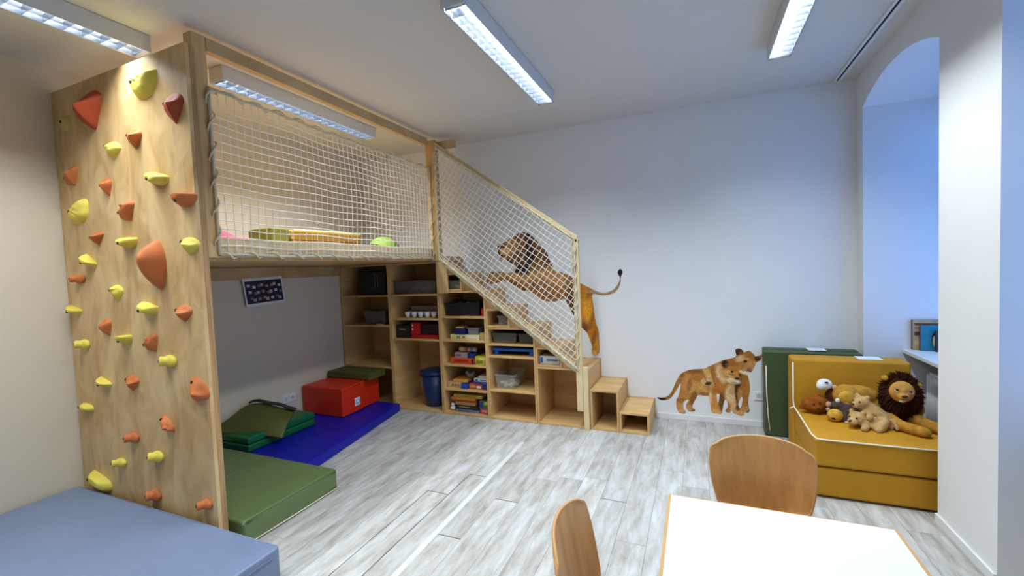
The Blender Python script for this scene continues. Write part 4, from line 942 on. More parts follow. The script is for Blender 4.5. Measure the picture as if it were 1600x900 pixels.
def book(label, x0, x1, y, th, z, h, cover, spine, lean=0.0, blob=None):
    t = thing('book', label, 'book', (x0, y, z), 0, 'picture books on the window sill')
    B(x0 + 0.004, x1 - 0.003, y + 0.002, y + th - 0.002, z + 0.003, z + h - 0.003).build('pages', simple('book_pages', 236, 230, 214, 0.8), t)
    cv = mat('cover_%d_%d_%d' % cover, srgb(*cover), 0.4, noise=0.25, nscale=14)
    B(x0, x1, y, y + 0.002, z, z + h).build('cover', cv, t); B(x0, x1, y + th - 0.002, y + th, z, z + h).build('cover', cv, t)
    B(x0 - 0.002, x0 - 0.0001, y, y + th, z, z + h).build('spine', simple('spine_%d_%d_%d' % spine, *spine, rough=0.45, noise=0.3, nscale=25), t)
    return t
b1 = book('tall cream and brown picture book leaning at the back of the window sill', 1.545, 1.79, 4.325, 0.022, 0.789, 0.235, (196, 170, 130), (110, 76, 52))
for z, h_, c in ((0.98, 0.018, (120, 70, 40)), (0.955, 0.008, (150, 100, 60)), (0.90, 0.03, (90, 60, 40)), (0.83, 0.03, (214, 190, 130))): B(1.556, 1.77, 4.3238, 4.3248, z, z + h_).build('print', simple('cover_print_%d' % c[0], *c), b1)
b2 = book('teal picture book with a dark bird shape on its cover on the window sill', 1.582, 1.79, 4.292, 0.02, 0.789, 0.195, (36, 130, 156), (120, 50, 60))
mb = MB(); mb.prism([(1.682 + 0.035 * math.cos(t), 0.875 + 0.065 * math.sin(t)) for t in np.linspace(0, 2 * math.pi, 24, endpoint=False)], 'y', 4.2906, 4.2914); mb.build('print', simple('black_print', 26, 26, 30, 0.5), b2)
mb = MB(); mb.prism([(1.668 + 0.016 * math.cos(t), 0.865 + 0.045 * math.sin(t)) for t in np.linspace(0, 2 * math.pi, 20, endpoint=False)], 'y', 4.2898, 4.2904); mb.build('print', simple('cream_print', 226, 210, 180, 0.5), b2)
tag(book('thin dark slate book lying in front of the teal book on the window sill', 1.66, 1.80, 4.255, 0.014, 0.789, 0.16, (40, 44, 60), (30, 34, 50)), 'thin dark slate book standing in front of the teal book on the window sill', 'book')

# ================================================================== PLUSH ANIMALS
def plush_mat(name, c, dark=0.3):
    return mat(name, srgb(*c), 0.95, noise=dark, nscale=28, bump=1.0, bscale=240, bdist=0.004, spec=0.1)
P_TAN = plush_mat('golden_plush', (196, 140, 56)); P_CREAM = plush_mat('cream_plush', (204, 164, 108)); P_MANE = plush_mat('dark_brown_mane', (70, 36, 18), 0.5); P_BROWN = plush_mat('brown_plush', (150, 84, 28)); P_GREY = plush_mat('charcoal_plush', (84, 72, 62)); P_WHITE = plush_mat('white_plush', (236, 232, 230), 0.1); P_YEL = plush_mat('yellow_plush', (220, 170, 70))
P_EYE = simple('black_bead', 16, 12, 10, 0.15); P_NOSE = simple('dark_brown_nose', 40, 22, 16, 0.5); P_FACE = plush_mat('pale_gold_face', (210, 154, 76), 0.2); P_PINK = plush_mat('pale_pink_plush', (216, 176, 160), 0.1)
def limb(mb, pts, rs): mb.tube(pts, rs, 12); [mb.ell(p, (r, r, r), sub=2) for p, r in zip(pts, rs)]
def rotm(ax, ay, az): return Matrix.Rotation(az, 3, 'Z') @ Matrix.Rotation(ay, 3, 'Y') @ Matrix.Rotation(ax, 3, 'X')
SZ = 0.392

# big lion, head up, foreleg stretched along the seat
pl = thing('plush_lion', 'big plush lion with dark brown mane on the ochre sofa', 'soft toy', (1.25, 3.65, SZ))
mb = MB()
mb.ell((1.285, 3.735, 0.495), (0.11, 0.095, 0.10)); mb.ell((1.24, 3.66, 0.60), (0.075, 0.055, 0.09))
limb(mb, [(1.16, 3.60, 0.445), (1.20, 3.52, 0.43), (1.275, 3.45, 0.425)], [0.045, 0.036, 0.036]); mb.ell((1.283, 3.445, 0.424), (0.043, 0.036, 0.031))
limb(mb, [(1.30, 3.64, 0.45), (1.36, 3.56, 0.43), (1.40, 3.52, 0.428)], [0.045, 0.038, 0.036]); mb.ell((1.405, 3.515, 0.426), (0.042, 0.036, 0.031))
mb.build('body', P_TAN, pl, smooth=True, remesh=0.009, smoothmod=2)
mb = MB(); R_ = np.random.default_rng(4); hc = Vector((1.240, 3.655, 0.585)); FC = Vector((1.222, 3.575, 0.640))
mb.ell(hc, (0.092, 0.070, 0.140), sub=3)
for k in range(2600):
    v = Vector(R_.normal(size=3)); v.normalize()
    base = hc + Vector((v.x * 0.090, v.y * 0.068, v.z * 0.136))
    if base.y < 3.64 and math.hypot((base.x - FC.x) / 0.068, (base.z - FC.z) / 0.072) < 1: continue
    out = Vector((base.x - FC.x, -0.15 * 0.1, base.z - FC.z)); out.normalize()
    dirn = (Vector((v.x, v.y * 0.7, v.z)) * 0.7 + out * 0.7 + Vector((0, 0, -0.45))).normalized(); side = Vector(R_.normal(size=3)) * 0.22
    ln = R_.uniform(0.022, 0.042)
    mb.tube([base - dirn * 0.006, base + (dirn + side * 0.3) * ln * 0.55, base + (dirn + side * 0.6) * ln], [0.0062, 0.005, 0.0006], 4, caps=False)
mb.build('mane', P_MANE, pl, smooth=True)
mb = MB(); Rf = rotm(0, 0.12, 0.05)
mb.ell(FC, (0.068, 0.042, 0.070), Rf); mb.ell((1.217, 3.540, 0.618), (0.034, 0.030, 0.026)); mb.ell((1.214, 3.546, 0.597), (0.024, 0.024, 0.018)); mb.ell((1.220, 3.545, 0.648), (0.017, 0.018, 0.030))
mb.build('face', P_FACE, pl, smooth=True, remesh=0.005, smoothmod=2)
mb = MB(); mb.ell((1.212, 3.541, 0.589), (0.019, 0.019, 0.010)); mb.build('chin', P_WHITE, pl, smooth=True)
mb = MB(); mb.ell((1.216, 3.511, 0.625), (0.017, 0.009, 0.008)); mb.build('nose', P_NOSE, pl, smooth=True)
mb = MB(); mb.ell((1.216, 3.516, 0.607), (0.014, 0.005, 0.003)); mb.build('mouth', P_NOSE, pl, smooth=True)
for x, z in ((1.186, 0.660), (1.258, 0.650)):
    mb = MB(); mb.ell((x, 3.540, z), (0.008, 0.006, 0.008)); mb.build('eye', P_EYE, pl, smooth=True)
    mb = MB(); mb.ell((x + .001, 3.543, z - 0.007), (0.013, 0.006, 0.008)); mb.build('eye_patch', P_WHITE, pl, smooth=True)
for x, z in ((1.150, 0.715), (1.325, 0.675)):
    mb = MB(); mb.ell((x, 3.63, z), (0.020, 0.012, 0.018)); mb.build('ear', P_YEL, pl, smooth=True)

# golden lion lying on its side behind the others
pg = thing('plush_lion', 'golden plush lion cub without mane lying along the sofa backrest', 'soft toy', (1.0, 3.76, SZ))
mb = MB(); mb.ell((0.965, 3.745, 0.545), (0.082, 0.07, 0.082)); mb.ell((1.06, 3.775, 0.552), (0.12, 0.06, 0.066), rotm(0, 0.18, 0)); mb.ell((1.14, 3.78, 0.48), (0.06, 0.06, 0.075)); mb.ell((1.0, 3.78, 0.45), (0.10, 0.06, 0.06))
limb(mb, [(0.95, 3.70, 0.50), (0.96, 3.66, 0.46), (0.985, 3.64, 0.445)], [0.04, 0.034, 0.032])
mb.build('body', P_TAN, pg, smooth=True, remesh=0.009, smoothmod=2)
mb = MB(); mb.ell((0.955, 3.684, 0.540), (0.056, 0.022, 0.054)); mb.build('belly_patch', P_YEL, pg, smooth=True)

# white faced toy
pw = thing('plush_monkey', 'plush with a white face and brown body lying at the back of the sofa seat', 'soft toy', (0.86, 3.80, SZ))
mb = MB(); mb.ell((0.905, 3.80, 0.52), (0.055, 0.045, 0.06)); mb.ell((0.895, 3.80, 0.45), (0.06, 0.05, 0.06)); mb.ell((0.90, 3.78, 0.585), (0.028, 0.025, 0.026)); mb.build('body', plush_mat('dark_brown_plush', (96, 54, 28)), pw, smooth=True, remesh=0.008, smoothmod=2)
mb = MB(); mb.ell((0.845, 3.775, 0.612), (0.050, 0.036, 0.040)); mb.ell((0.822, 3.762, 0.602), (0.032, 0.032, 0.029)); mb.build('head', P_WHITE, pw, smooth=True, remesh=0.006, smoothmod=2)
mb = MB(); mb.ell((0.850, 3.739, 0.634), (0.012, 0.006, 0.006)); mb.build('eye', P_EYE, pw, smooth=True)
mb = MB(); mb.ell((0.902, 3.757, 0.598), (0.016, 0.010, 0.018)); mb.build('ear', P_PINK, pw, smooth=True)

# brown bear
pb = thing('plush_bear', 'brown plush bear lying on its side at the left end of the sofa seat', 'soft toy', (0.80, 3.78, SZ))
mb = MB(); mb.ell((0.800, 3.775, 0.468), (0.075, 0.055, 0.062)); mb.ell((0.75, 3.77, 0.455), (0.055, 0.045, 0.05)); mb.ell((0.712, 3.765, 0.44), (0.028, 0.02, 0.022)); mb.ell((0.75, 3.765, 0.505), (0.026, 0.02, 0.02)); mb.ell((0.79, 3.735, 0.445), (0.032, 0.03, 0.03))
mb.build('body', P_BROWN, pb, smooth=True, remesh=0.008, smoothmod=2)
mb = MB(); mb.ell((0.792, 3.707, 0.448), (0.010, 0.008, 0.008)); mb.build('nose', P_NOSE, pb, smooth=True)
for x, z in ((0.768, 0.470), (0.805, 0.483)):
    mb = MB(); mb.ell((x, 3.722, z), (0.006, 0.006, 0.006)); mb.build('eye', P_EYE, pb, smooth=True)
mb = MB(); mb.ell((0.86, 3.735, 0.475), (0.018, 0.014, 0.022)); mb.ell((0.855, 3.73, 0.44), (0.014, 0.014, 0.014)); mb.build('paw', P_PINK, pb, smooth=True)

# charcoal toy with yellow muzzle
pc = thing('plush_mole', 'charcoal grey plush with a yellow muzzle lying face down on the sofa seat', 'soft toy', (0.91, 3.66, SZ))
mb = MB(); mb.ell((0.955, 3.66, 0.455), (0.085, 0.05, 0.055), rotm(0, 0.25, 0)); mb.ell((0.895, 3.66, 0.495), (0.04, 0.035, 0.035)); limb(mb, [(0.93, 3.63, 0.45), (0.925, 3.60, 0.405)], [0.026, 0.018]); limb(mb, [(1.0, 3.64, 0.44), (1.01, 3.60, 0.41)], [0.03, 0.022])
mb.build('body', P_GREY, pc, smooth=True, remesh=0.008, smoothmod=2)
mb = MB(); mb.ell((0.868, 3.61, 0.437), (0.048, 0.038, 0.045)); mb.build('muzzle', P_YEL, pc, smooth=True)
mb = MB(); mb.ell((0.852, 3.578, 0.425), (0.012, 0.008, 0.009)); mb.build('nose', P_NOSE, pc, smooth=True)
mb = MB(); mb.ell((0.932, 3.582, 0.402), (0.018, 0.012, 0.010)); mb.build('paw', P_PINK, pc, smooth=True)
mb = MB(); mb.ell((0.89, 3.64, 0.535), (0.014, 0.012, 0.016)); mb.build('ear', P_WHITE, pc, smooth=True)

# two cream cubs
def cub_face(t, hc, yaw, s=1.0):
    M = Matrix.Rotation(yaw, 3, 'Z')
    def at(x, y, z): return Vector(hc) + M @ Vector((x * s, y * s, z * s))
    for sx in (-1, 1):
        mb = MB(); mb.ell(at(0.022 * sx, -0.047, 0.014), (0.0055, 0.005, 0.0055)); mb.build('eye', P_EYE, t, smooth=True)
    mb = MB(); mb.ell(at(0, -0.078, -0.004), (0.010, 0.006, 0.007)); mb.build('nose', P_NOSE, t, smooth=True)
pa = thing('plush_cub', 'cream plush cub lying flat with its chin on the sofa seat', 'soft toy', (1.0, 3.5, SZ))
hc = (0.968, 3.52, 0.458); M = Matrix.Rotation(-0.75, 3, 'Z')
mb = MB(); mb.ell(hc, (0.050, 0.048, 0.045)); mb.ell(Vector(hc) + M @ Vector((0, -0.05, -0.014)), (0.030, 0.032, 0.024)); mb.ell(Vector(hc) + M @ Vector((0.034, 0.006, 0.04)), (0.018, 0.01, 0.018)); mb.ell(Vector(hc) + M @ Vector((-0.034, 0.006, 0.04)), (0.018, 0.01, 0.018))
mb.ell((1.03, 3.53, 0.440), (0.07, 0.045, 0.045)); limb(mb, [(1.0, 3.50, 0.43), (1.00, 3.47, 0.415), (0.985, 3.445, 0.410)], [0.026, 0.022, 0.02]); limb(mb, [(1.05, 3.50, 0.42), (1.07, 3.46, 0.412)], [0.03, 0.022])
mb.build('body', P_CREAM, pa, smooth=True, remesh=0.007, smoothmod=2); cub_face(pa, hc, -0.75)
pd = thing('plush_cub', 'cream plush lion cub climbing over the back of the other cream cub', 'soft toy', (1.05, 3.56, SZ))
hc = (1.005, 3.565, 0.556); M = Matrix.Rotation(-0.9, 3, 'Z')
mb = MB(); mb.ell(hc, (0.048, 0.046, 0.043)); mb.ell(Vector(hc) + M @ Vector((0, -0.048, -0.012)), (0.028, 0.03, 0.024)); mb.ell(Vector(hc) + M @ Vector((0.034, 0.006, 0.038)), (0.016, 0.01, 0.016)); mb.ell(Vector(hc) + M @ Vector((-0.034, 0.006, 0.038)), (0.016, 0.01, 0.016))
limb(mb, [(1.03, 3.57, 0.525), (1.07, 3.565, 0.495), (1.115, 3.555, 0.460)], [0.045, 0.05, 0.046])
limb(mb, [(1.02, 3.55, 0.50), (1.03, 3.50, 0.47)], [0.028, 0.024]); limb(mb, [(1.11, 3.53, 0.45), (1.085, 3.48, 0.425), (1.06, 3.45, 0.412)], [0.04, 0.032, 0.022]); limb(mb, [(1.14, 3.56, 0.45), (1.15, 3.53, 0.412)], [0.034, 0.022])
limb(mb, [(1.145, 3.54, 0.475), (1.165, 3.51, 0.45), (1.17, 3.49, 0.415)], [0.012, 0.011, 0.012])
mb.build('body', P_CREAM, pd, smooth=True, remesh=0.007, smoothmod=2); cub_face(pd, hc, -0.9)

# ================================================================== PRINTED WALL STICKERS (flat animal prints)
LION_OUT = [(-2.2336, 1.4848), (-2.1994, 1.5132), (-2.1123, 1.52), (-2.0164, 1.5119), (-1.943, 1.4997), (-1.9004, 1.5175), (-1.8614, 1.5783), (-1.9176, 1.6016), (-1.9634, 1.6305), (-1.9779, 1.66), (-1.9959, 1.6821), (-2.0123, 1.6471), (-2.0475, 1.6458), (-2.0571, 1.6685), (-2.0427, 1.6804), (-2.0704, 1.7273), (-2.08, 1.7985), (-2.0391, 1.8271), (-1.9852, 1.848), (-1.9473, 1.8744), (-1.8838, 1.8942), (-1.8412, 1.9246), (-1.789, 1.9447), (-1.7282, 1.9404), (-1.6692, 1.9083), (-1.6116, 1.8532), (-1.5549, 1.7893), (-1.5082, 1.7311), (-1.4719, 1.6645), (-1.4591, 1.6177), (-1.4367, 1.5706), (-1.4189, 1.533), (-1.3816, 1.504), (-1.3251, 1.4837), (-1.2602, 1.4542), (-1.2144, 1.4255), (-1.1694, 1.388), (-1.1181, 1.3585), (-1.0369, 1.3163), (-0.9442, 1.271), (-0.8543, 1.2649), (-0.7788, 1.3012), (-0.7344, 1.3619), (-0.7207, 1.4112), (-0.7416, 1.4674), (-0.7123, 1.5022), (-0.693, 1.4657), (-0.7088, 1.4239), (-0.7164, 1.3614), (-0.7488, 1.2875), (-0.8196, 1.2426), (-0.9187, 1.2346), (-1.0054, 1.2452), (-0.9979, 1.104), (-0.9836, 0.9626), (-0.9545, 0.8619), (-0.9512, 0.7744), (-0.9499, 0.6691), (-0.9692, 0.6115), (-1.0075, 0.5963), (-1.0325, 0.6226), (-1.0298, 0.7043), (-1.0545, 0.7819), (-1.0832, 0.8459), (-1.1279, 0.8894), (-1.1663, 0.9402), (-1.2025, 1.0015), (-1.252, 1.0907), (-1.3049, 1.1943), (-1.3405, 1.1946), (-1.4517, 1.1705), (-1.5661, 1.1967), (-1.6564, 1.2544), (-1.7227, 1.2995), (-1.752, 1.2914), (-1.8033, 1.3102), (-1.9097, 1.3664), (-2.0053, 1.4166), (-2.109, 1.3929), (-2.1925, 1.3839), (-2.2366, 1.4227), (-2.2426, 1.4703)]
LION_INK = [(-1.413, 1.422, 0.236, 0.059, -20, (176, 128, 70), 0.7), (-1.449, 1.497, 0.142, 0.047, -30, (170, 122, 66), 0.7), (-1.648, 1.448, 0.071, 0.13, 10, (184, 138, 80), 0.7), (-1.739, 1.431, 0.142, 0.053, -15, (178, 132, 74), 0.6), (-1.515, 1.294, 0.236, 0.071, -12, (128, 84, 42), 0.6), (-1.46, 1.219, 0.189, 0.047, 0, (112, 72, 36), 0.6), (-1.651, 1.372, 0.059, 0.071, 20, (96, 60, 30), 0.7), (-1.221, 1.244, 0.071, 0.071, 0, (70, 42, 24), 0.8), (-1.675, 1.759, 0.088, 0.271, 14, (34, 20, 18), 0.97), (-1.774, 1.584, 0.106, 0.13, 25, (36, 20, 18), 0.97), (-1.858, 1.54, 0.059, 0.047, 20, (40, 24, 20), 0.95), (-1.631, 1.878, 0.083, 0.094, 0, (60, 36, 24), 0.9), (-1.7, 1.892, 0.071, 0.059, 0, (70, 44, 28), 0.8), (-1.558, 1.715, 0.083, 0.177, 25, (112, 72, 40), 0.85), (-1.502, 1.629, 0.071, 0.106, 25, (90, 56, 32), 0.8), (-1.603, 1.577, 0.071, 0.071, 0, (130, 90, 50), 0.7), (-1.796, 1.784, 0.071, 0.201, 6, (112, 72, 40), 0.85), (-1.863, 1.664, 0.071, 0.094, 0, (104, 66, 38), 0.8), (-1.79, 1.916, 0.071, 0.047, 0, (120, 80, 46), 0.8), (-1.93, 1.792, 0.094, 0.094, 0, (178, 130, 76), 0.9), (-1.99, 1.747, 0.059, 0.047, 0, (206, 170, 120), 0.85), (-1.981, 1.824, 0.059, 0.035, 20, (150, 104, 56), 0.8), (-2.024, 1.812, 0.047, 0.017, 20, (60, 36, 24), 0.9), (-1.998, 1.791, 0.017, 0.012, 0, (30, 20, 16), 0.95), (-2.068, 1.79, 0.021, 0.019, 0, (50, 30, 24), 0.9), (-2.04, 1.702, 0.047, 0.019, -35, (26, 16, 16), 0.97), (-2.065, 1.732, 0.017, 0.012, 0, (36, 20, 18), 0.9), (-2.026, 1.657, 0.028, 0.014, 0, (220, 200, 170), 0.8), (-1.948, 1.63, 0.047, 0.028, -20, (60, 38, 28), 0.8), (-1.877, 1.818, 0.047, 0.071, 0, (160, 112, 62), 0.7), (-2.169, 1.463, 0.083, 0.065, 0, (176, 134, 80), 0.6), (-2.018, 1.478, 0.165, 0.035, 0, (160, 116, 64), 0.5), (-1.917, 1.388, 0.165, 0.028, -22, (110, 70, 38), 0.7), (-2.102, 1.51, 0.13, 0.012, 0, (96, 62, 36), 0.6), (-1.775, 1.309, 0.047, 0.024, -20, (70, 44, 28), 0.8), (-2.194, 1.405, 0.047, 0.017, 0, (120, 84, 50), 0.6), (-1.872, 1.454, 0.094, 0.035, -15, (190, 146, 88), 0.5), (-1.06, 1.166, 0.076, 0.224, -4, (190, 124, 32), 0.9), (-1.089, 1.269, 0.06, 0.128, 0, (168, 104, 32), 0.7), (-1.018, 0.885, 0.068, 0.176, -12, (172, 108, 30), 0.9), (-1.042, 0.936, 0.03, 0.112, -20, (120, 70, 24), 0.6), (-0.992, 0.694, 0.045, 0.112, 0, (184, 122, 44), 0.9), (-1.007, 0.622, 0.039, 0.032, 0, (206, 150, 84), 0.8), (-1.108, 0.896, 0.045, 0.064, 20, (90, 52, 24), 0.85), (-1.008, 0.783, 0.024, 0.096, -15, (100, 62, 26), 0.6), (-1.037, 1.268, 0.033, 0.096, -20, (120, 76, 34), 0.6), (-1.063, 1.077, 0.045, 0.128, 0, (206, 142, 44), 0.6), (-0.942, 1.26, 0.136, 0.038, -8, (150, 120, 88), 0.9), (-0.78, 1.289, 0.091, 0.048, 40, (140, 112, 84), 0.9), (-0.726, 1.374, 0.024, 0.096, 0, (120, 100, 80), 0.9), (-0.719, 1.466, 0.039, 0.058, 0, (26, 18, 18), 1.0), (-0.955, 1.241, 0.136, 0.013, -6, (90, 70, 52), 0.6), (-1.224, 1.335, 0.091, 0.144, 0, (110, 70, 36), 0.8), (-1.232, 1.115, 0.091, 0.144, 0, (64, 40, 22), 0.85)]
CUB_OUT = [(-0.3857, 0.2037), (-0.3418, 0.2034), (-0.2979, 0.2181), (-0.2581, 0.2583), (-0.2311, 0.3158), (-0.204, 0.3821), (-0.1775, 0.4297), (-0.1557, 0.4584), (-0.1048, 0.4887), (-0.0463, 0.5055), (0.0521, 0.517), (0.0849, 0.5393), (0.1495, 0.5719), (0.2133, 0.6049), (0.284, 0.6283), (0.3229, 0.65), (0.3184, 0.7081), (0.347, 0.7222), (0.3811, 0.7061), (0.3884, 0.6873), (0.4302, 0.7036), (0.4673, 0.6749), (0.482, 0.6541), (0.5192, 0.6642), (0.5356, 0.6734), (0.5224, 0.6216), (0.4962, 0.6033), (0.4771, 0.5723), (0.4577, 0.5197), (0.4272, 0.4904), (0.4193, 0.4657), (0.4319, 0.3972), (0.4324, 0.3279), (0.4201, 0.2574), (0.4191, 0.1877), (0.4298, 0.1451), (0.4143, 0.1219), (0.38, 0.1213), (0.3851, 0.1016), (0.3604, 0.0861), (0.322, 0.0956), (0.2912, 0.1103), (0.276, 0.1328), (0.2679, 0.1125), (0.2364, 0.1078), (0.2273, 0.1265), (0.2469, 0.1726), (0.2345, 0.2292), (0.2227, 0.2282), (0.2102, 0.1872), (0.1989, 0.1239), (0.1888, 0.0918), (0.1569, 0.0888), (0.109, 0.0977), (0.0979, 0.1506), (0.0869, 0.2126), (0.0796, 0.2524), (0.039, 0.2519), (-0.0101, 0.2544), (-0.0272, 0.2214), (-0.053, 0.1737), (-0.0621, 0.1319), (-0.0378, 0.1068), (-0.0547, 0.0897), (-0.0922, 0.088), (-0.1168, 0.1133), (-0.1202, 0.1497), (-0.094, 0.2023), (-0.1278, 0.1903), (-0.1451, 0.1659), (-0.1445, 0.1154), (-0.1241, 0.0851), (-0.1347, 0.0611), (-0.177, 0.0617), (-0.1977, 0.0875), (-0.2095, 0.1327), (-0.2081, 0.1975), (-0.1904, 0.2266), (-0.1767, 0.2737), (-0.1668, 0.3387), (-0.1706, 0.3568), (-0.1928, 0.3093), (-0.2283, 0.2514), (-0.2637, 0.2023), (-0.3162, 0.1794), (-0.3599, 0.1805)]
CUB_INK = [(-0.023, 0.439, 0.153, 0.064, 8, (176, 110, 40), 0.8), (-0.038, 0.488, 0.134, 0.028, 6, (120, 72, 28), 0.7), (-0.017, 0.322, 0.105, 0.064, -8, (206, 150, 84), 0.85), (-0.107, 0.37, 0.067, 0.106, 10, (198, 138, 78), 0.8), (-0.087, 0.353, 0.023, 0.085, -10, (130, 78, 36), 0.6), (0.048, 0.272, 0.067, 0.019, -5, (120, 74, 36), 0.6), (-0.209, 0.336, 0.023, 0.128, -38, (150, 102, 58), 0.8), (-0.263, 0.239, 0.048, 0.026, 35, (140, 96, 60), 0.8), (-0.351, 0.195, 0.057, 0.021, 0, (30, 20, 20), 0.97), (-0.156, 0.449, 0.029, 0.032, 0, (110, 66, 30), 0.6), (-0.179, 0.154, 0.038, 0.085, 0, (196, 140, 84), 0.7), (-0.155, 0.082, 0.038, 0.028, 0, (206, 160, 110), 0.8), (-0.17, 0.191, 0.038, 0.028, 0, (120, 76, 40), 0.6), (-0.139, 0.065, 0.015, 0.009, 0, (60, 40, 28), 0.7), (-0.052, 0.219, 0.033, 0.096, -15, (130, 84, 42), 0.85), (-0.087, 0.12, 0.048, 0.032, 0, (190, 146, 96), 0.8), (-0.054, 0.1, 0.023, 0.011, 0, (110, 72, 44), 0.7), (0.162, 0.397, 0.105, 0.128, 0, (184, 116, 48), 0.8), (0.196, 0.479, 0.048, 0.096, 15, (222, 186, 140), 0.95), (0.115, 0.447, 0.029, 0.117, -10, (150, 92, 38), 0.6), (0.127, 0.189, 0.048, 0.117, 0, (200, 136, 68), 0.85), (0.095, 0.231, 0.017, 0.117, -6, (230, 196, 150), 0.7), (0.149, 0.11, 0.048, 0.028, 0, (214, 168, 112), 0.8), (0.161, 0.308, 0.077, 0.043, 0, (166, 100, 40), 0.6), (0.195, 0.204, 0.029, 0.096, 0, (96, 66, 38), 0.9), (0.271, 0.281, 0.048, 0.096, 0, (224, 192, 146), 0.9), (0.285, 0.176, 0.029, 0.085, -10, (216, 180, 130), 0.85), (0.346, 0.111, 0.057, 0.026, -12, (206, 164, 110), 0.85), (0.287, 0.317, 0.033, 0.043, 0, (170, 120, 66), 0.6), (0.331, 0.162, 0.019, 0.032, 0, (90, 58, 32), 0.8), (0.083, 0.445, 0.046, 0.106, 20, (210, 160, 96), 0.95), (0.058, 0.39, 0.044, 0.038, 0, (224, 180, 122), 0.9), (0.047, 0.448, 0.01, 0.096, 20, (120, 76, 38), 0.6), (0.123, 0.439, 0.01, 0.096, 14, (110, 66, 30), 0.6), (0.082, 0.375, 0.033, 0.019, 20, (40, 22, 16), 0.95), (0.366, 0.427, 0.054, 0.096, -10, (30, 18, 16), 0.97), (0.326, 0.32, 0.021, 0.117, 0, (50, 30, 20), 0.9), (0.395, 0.36, 0.044, 0.138, 0, (170, 112, 52), 0.85), (0.348, 0.287, 0.023, 0.074, 0, (190, 136, 70), 0.7), (0.401, 0.256, 0.034, 0.096, 0, (166, 108, 52), 0.8), (0.392, 0.15, 0.042, 0.032, 0, (190, 140, 84), 0.8), (0.415, 0.135, 0.015, 0.011, 0, (70, 44, 28), 0.7), (0.249, 0.155, 0.025, 0.053, 0, (150, 100, 54), 0.8), (0.282, 0.519, 0.105, 0.117, 0, (180, 116, 44), 0.95), (0.283, 0.58, 0.077, 0.032, 0, (150, 94, 40), 0.8), (0.229, 0.573, 0.033, 0.045, 0, (40, 24, 18), 0.97), (0.244, 0.561, 0.017, 0.026, 0, (120, 84, 60), 0.7), (0.266, 0.483, 0.057, 0.032, -15, (222, 170, 100), 0.85), (0.296, 0.414, 0.063, 0.03, -8, (236, 214, 176), 0.95), (0.32, 0.46, 0.034, 0.043, 0, (196, 136, 70), 0.8), (0.329, 0.438, 0.021, 0.015, 0, (40, 22, 16), 0.95), (0.288, 0.5, 0.015, 0.012, 0, (24, 14, 12), 1.0), (0.278, 0.475, 0.038, 0.009, -10, (110, 66, 34), 0.7), (0.355, 0.51, 0.013, 0.019, 0, (206, 166, 110), 0.8), (0.351, 0.475, 0.011, 0.021, 0, (60, 36, 22), 0.8), (0.304, 0.397, 0.038, 0.009, -5, (120, 84, 60), 0.6), (0.422, 0.613, 0.096, 0.117, 0, (178, 116, 54), 0.95), (0.438, 0.674, 0.057, 0.038, -10, (160, 100, 46), 0.8), (0.347, 0.687, 0.038, 0.038, -20, (44, 28, 22), 0.95), (0.362, 0.675, 0.015, 0.021, 0, (130, 90, 66), 0.6), (0.504, 0.638, 0.034, 0.036, 20, (46, 30, 24), 0.9), (0.527, 0.66, 0.023, 0.017, 20, (150, 116, 84), 0.8), (0.353, 0.627, 0.048, 0.032, 30, (216, 176, 130), 0.8), (0.399, 0.603, 0.017, 0.014, 0, (24, 14, 12), 1.0), (0.407, 0.625, 0.029, 0.011, 10, (214, 170, 120), 0.7), (0.474, 0.588, 0.013, 0.013, 0, (226, 200, 160), 0.8), (0.468, 0.563, 0.019, 0.032, 20, (50, 30, 24), 0.9), (0.436, 0.553, 0.042, 0.064, -15, (198, 146, 88), 0.8), (0.432, 0.531, 0.023, 0.019, 0, (150, 96, 76), 0.9), (0.42, 0.509, 0.048, 0.015, -12, (60, 36, 28), 0.9), (0.405, 0.495, 0.057, 0.021, -10, (236, 214, 180), 0.9), (0.386, 0.524, 0.023, 0.017, 0, (190, 150, 110), 0.8), (0.269, 0.623, 0.067, 0.021, 12, (150, 94, 44), 0.5)]
CUB_GAPS = [[(0.1522, 0.2733), (0.1777, 0.2753), (0.1721, 0.2285), (0.1635, 0.1921)], [(0.3616, 0.2685), (0.372, 0.2492), (0.3578, 0.1736), (0.3423, 0.1652), (0.3376, 0.2069)]]

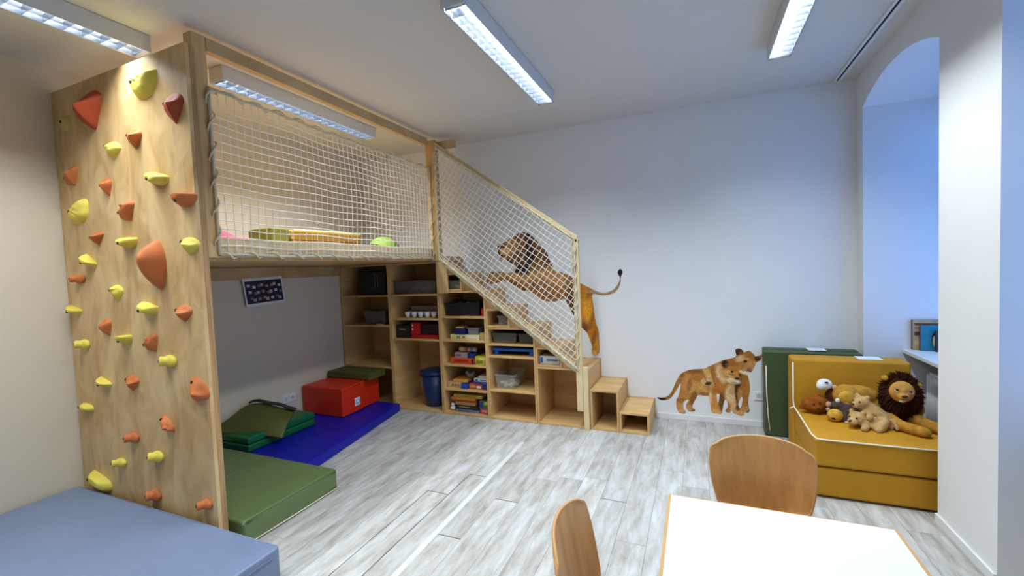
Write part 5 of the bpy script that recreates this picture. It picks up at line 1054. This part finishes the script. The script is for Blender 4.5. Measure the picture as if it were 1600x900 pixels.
def inside(px, pz, P):
    P = np.asarray(P); r = np.zeros(px.shape, bool); n = len(P)
    for i in range(n):
        x0, z0 = P[i]; x1, z1 = P[(i + 1) % n]
        if z0 == z1: continue
        c = ((z0 > pz) != (z1 > pz)) & (px < (x1 - x0) * (pz - z0) / (z1 - z0) + x0); r ^= c
    return r
def sticker(name, label, cat, outline, gaps, ink, base, d, gain, thick=0.0008):
    O = np.array(spline(outline, 5)); G = [np.array(spline(g, 4)) for g in gaps]
    x0, z0 = O.min(0) - d; x1, z1 = O.max(0) + d
    nx, nz = int((x1 - x0) / d) + 1, int((z1 - z0) / d) + 1
    gx, gz = np.meshgrid(x0 + np.arange(nx + 1) * d, z0 + np.arange(nz + 1) * d, indexing='ij')
    cx, cz = (gx[:-1, :-1] + d / 2), (gz[:-1, :-1] + d / 2)
    k = inside(cx, cz, O)
    for g in G: k &= ~inside(cx, cz, g)
    used = np.zeros(gx.shape, int)
    for a in (0, 1):
        for b in (0, 1): used[a:a + k.shape[0], b:b + k.shape[1]] += k
    # boundary vertices move onto the outline
    seg = [np.concatenate([O, *G])]; A = np.concatenate([O] + G); Bn = np.concatenate([np.roll(O, -1, 0)] + [np.roll(g, -1, 0) for g in G])
    bi = np.argwhere((used > 0) & (used < 4))
    for i, j in bi:
        p = np.array((gx[i, j], gz[i, j])); ab = Bn - A; t = np.clip(((p - A) * ab).sum(1) / (ab * ab).sum(1).clip(1e-12), 0, 1); q = A + ab * t[:, None]; dd = ((q - p) ** 2).sum(1); m = dd.argmin()
        if dd[m] < (1.2 * d) ** 2: gx[i, j], gz[i, j] = q[m]
    idx = -np.ones(gx.shape, int); idx[used > 0] = np.arange((used > 0).sum())
    vx, vz = gx[used > 0], gz[used > 0]
    verts = np.stack([vx, np.full(vx.shape, YB - thick), vz], 1)
    ii, jj = np.nonzero(k)
    faces = np.stack([idx[ii, jj], idx[ii + 1, jj], idx[ii + 1, jj + 1], idx[ii, jj + 1]], 1)
    col = np.tile(np.array(srgb(*base)[:3]), (len(vx), 1)); R = np.random.default_rng(5)
    for (sx, sz, rx, rz, a, c, al) in ink:
        t = math.radians(a); dx, dz = vx - sx, vz - sz
        u = (dx * math.cos(t) + dz * math.sin(t)) / rx; v = (-dx * math.sin(t) + dz * math.cos(t)) / rz
        m = al * np.clip((1.15 - np.sqrt(u * u + v * v)) / 0.5, 0, 1); col = col * (1 - m[:, None]) + np.array(srgb(*c)[:3]) * m[:, None]
    # printed hair: short streaks
    st = 1 + 0.16 * np.sin(vx * 310 + 60 * np.sin(vz * 23)) * np.sin(vz * 170 + 40 * np.sin(vx * 31)); col = np.clip(gain * col * st[:, None], 0, 1)
    me = bpy.data.meshes.new(name); me.from_pydata(verts.tolist(), [], faces.tolist()); me.update()
    ca = me.color_attributes.new('Col', 'FLOAT_COLOR', 'POINT'); ca.data.foreach_set('color', np.concatenate([col, np.ones((len(col), 1))], 1).astype(np.float32).ravel())
    me.materials.append(M_DECAL); o = bpy.data.objects.new(name, me); COL.objects.link(o)
    s = o.modifiers.new('film', 'SOLIDIFY'); s.thickness = thick * 0.5; s.offset = 0
    return tag(o, label, cat)
sticker('lion_wall_sticker', 'wall sticker of a leaping maned lion above the plywood steps', 'wall sticker', LION_OUT, [], LION_INK, (148, 102, 54), 0.0075, 1.7)
sticker('cubs_wall_sticker', 'wall sticker of two lion cubs nuzzling above the white baseboard', 'wall sticker', CUB_OUT, CUB_GAPS, CUB_INK, (182, 122, 58), 0.0042, 1.2)
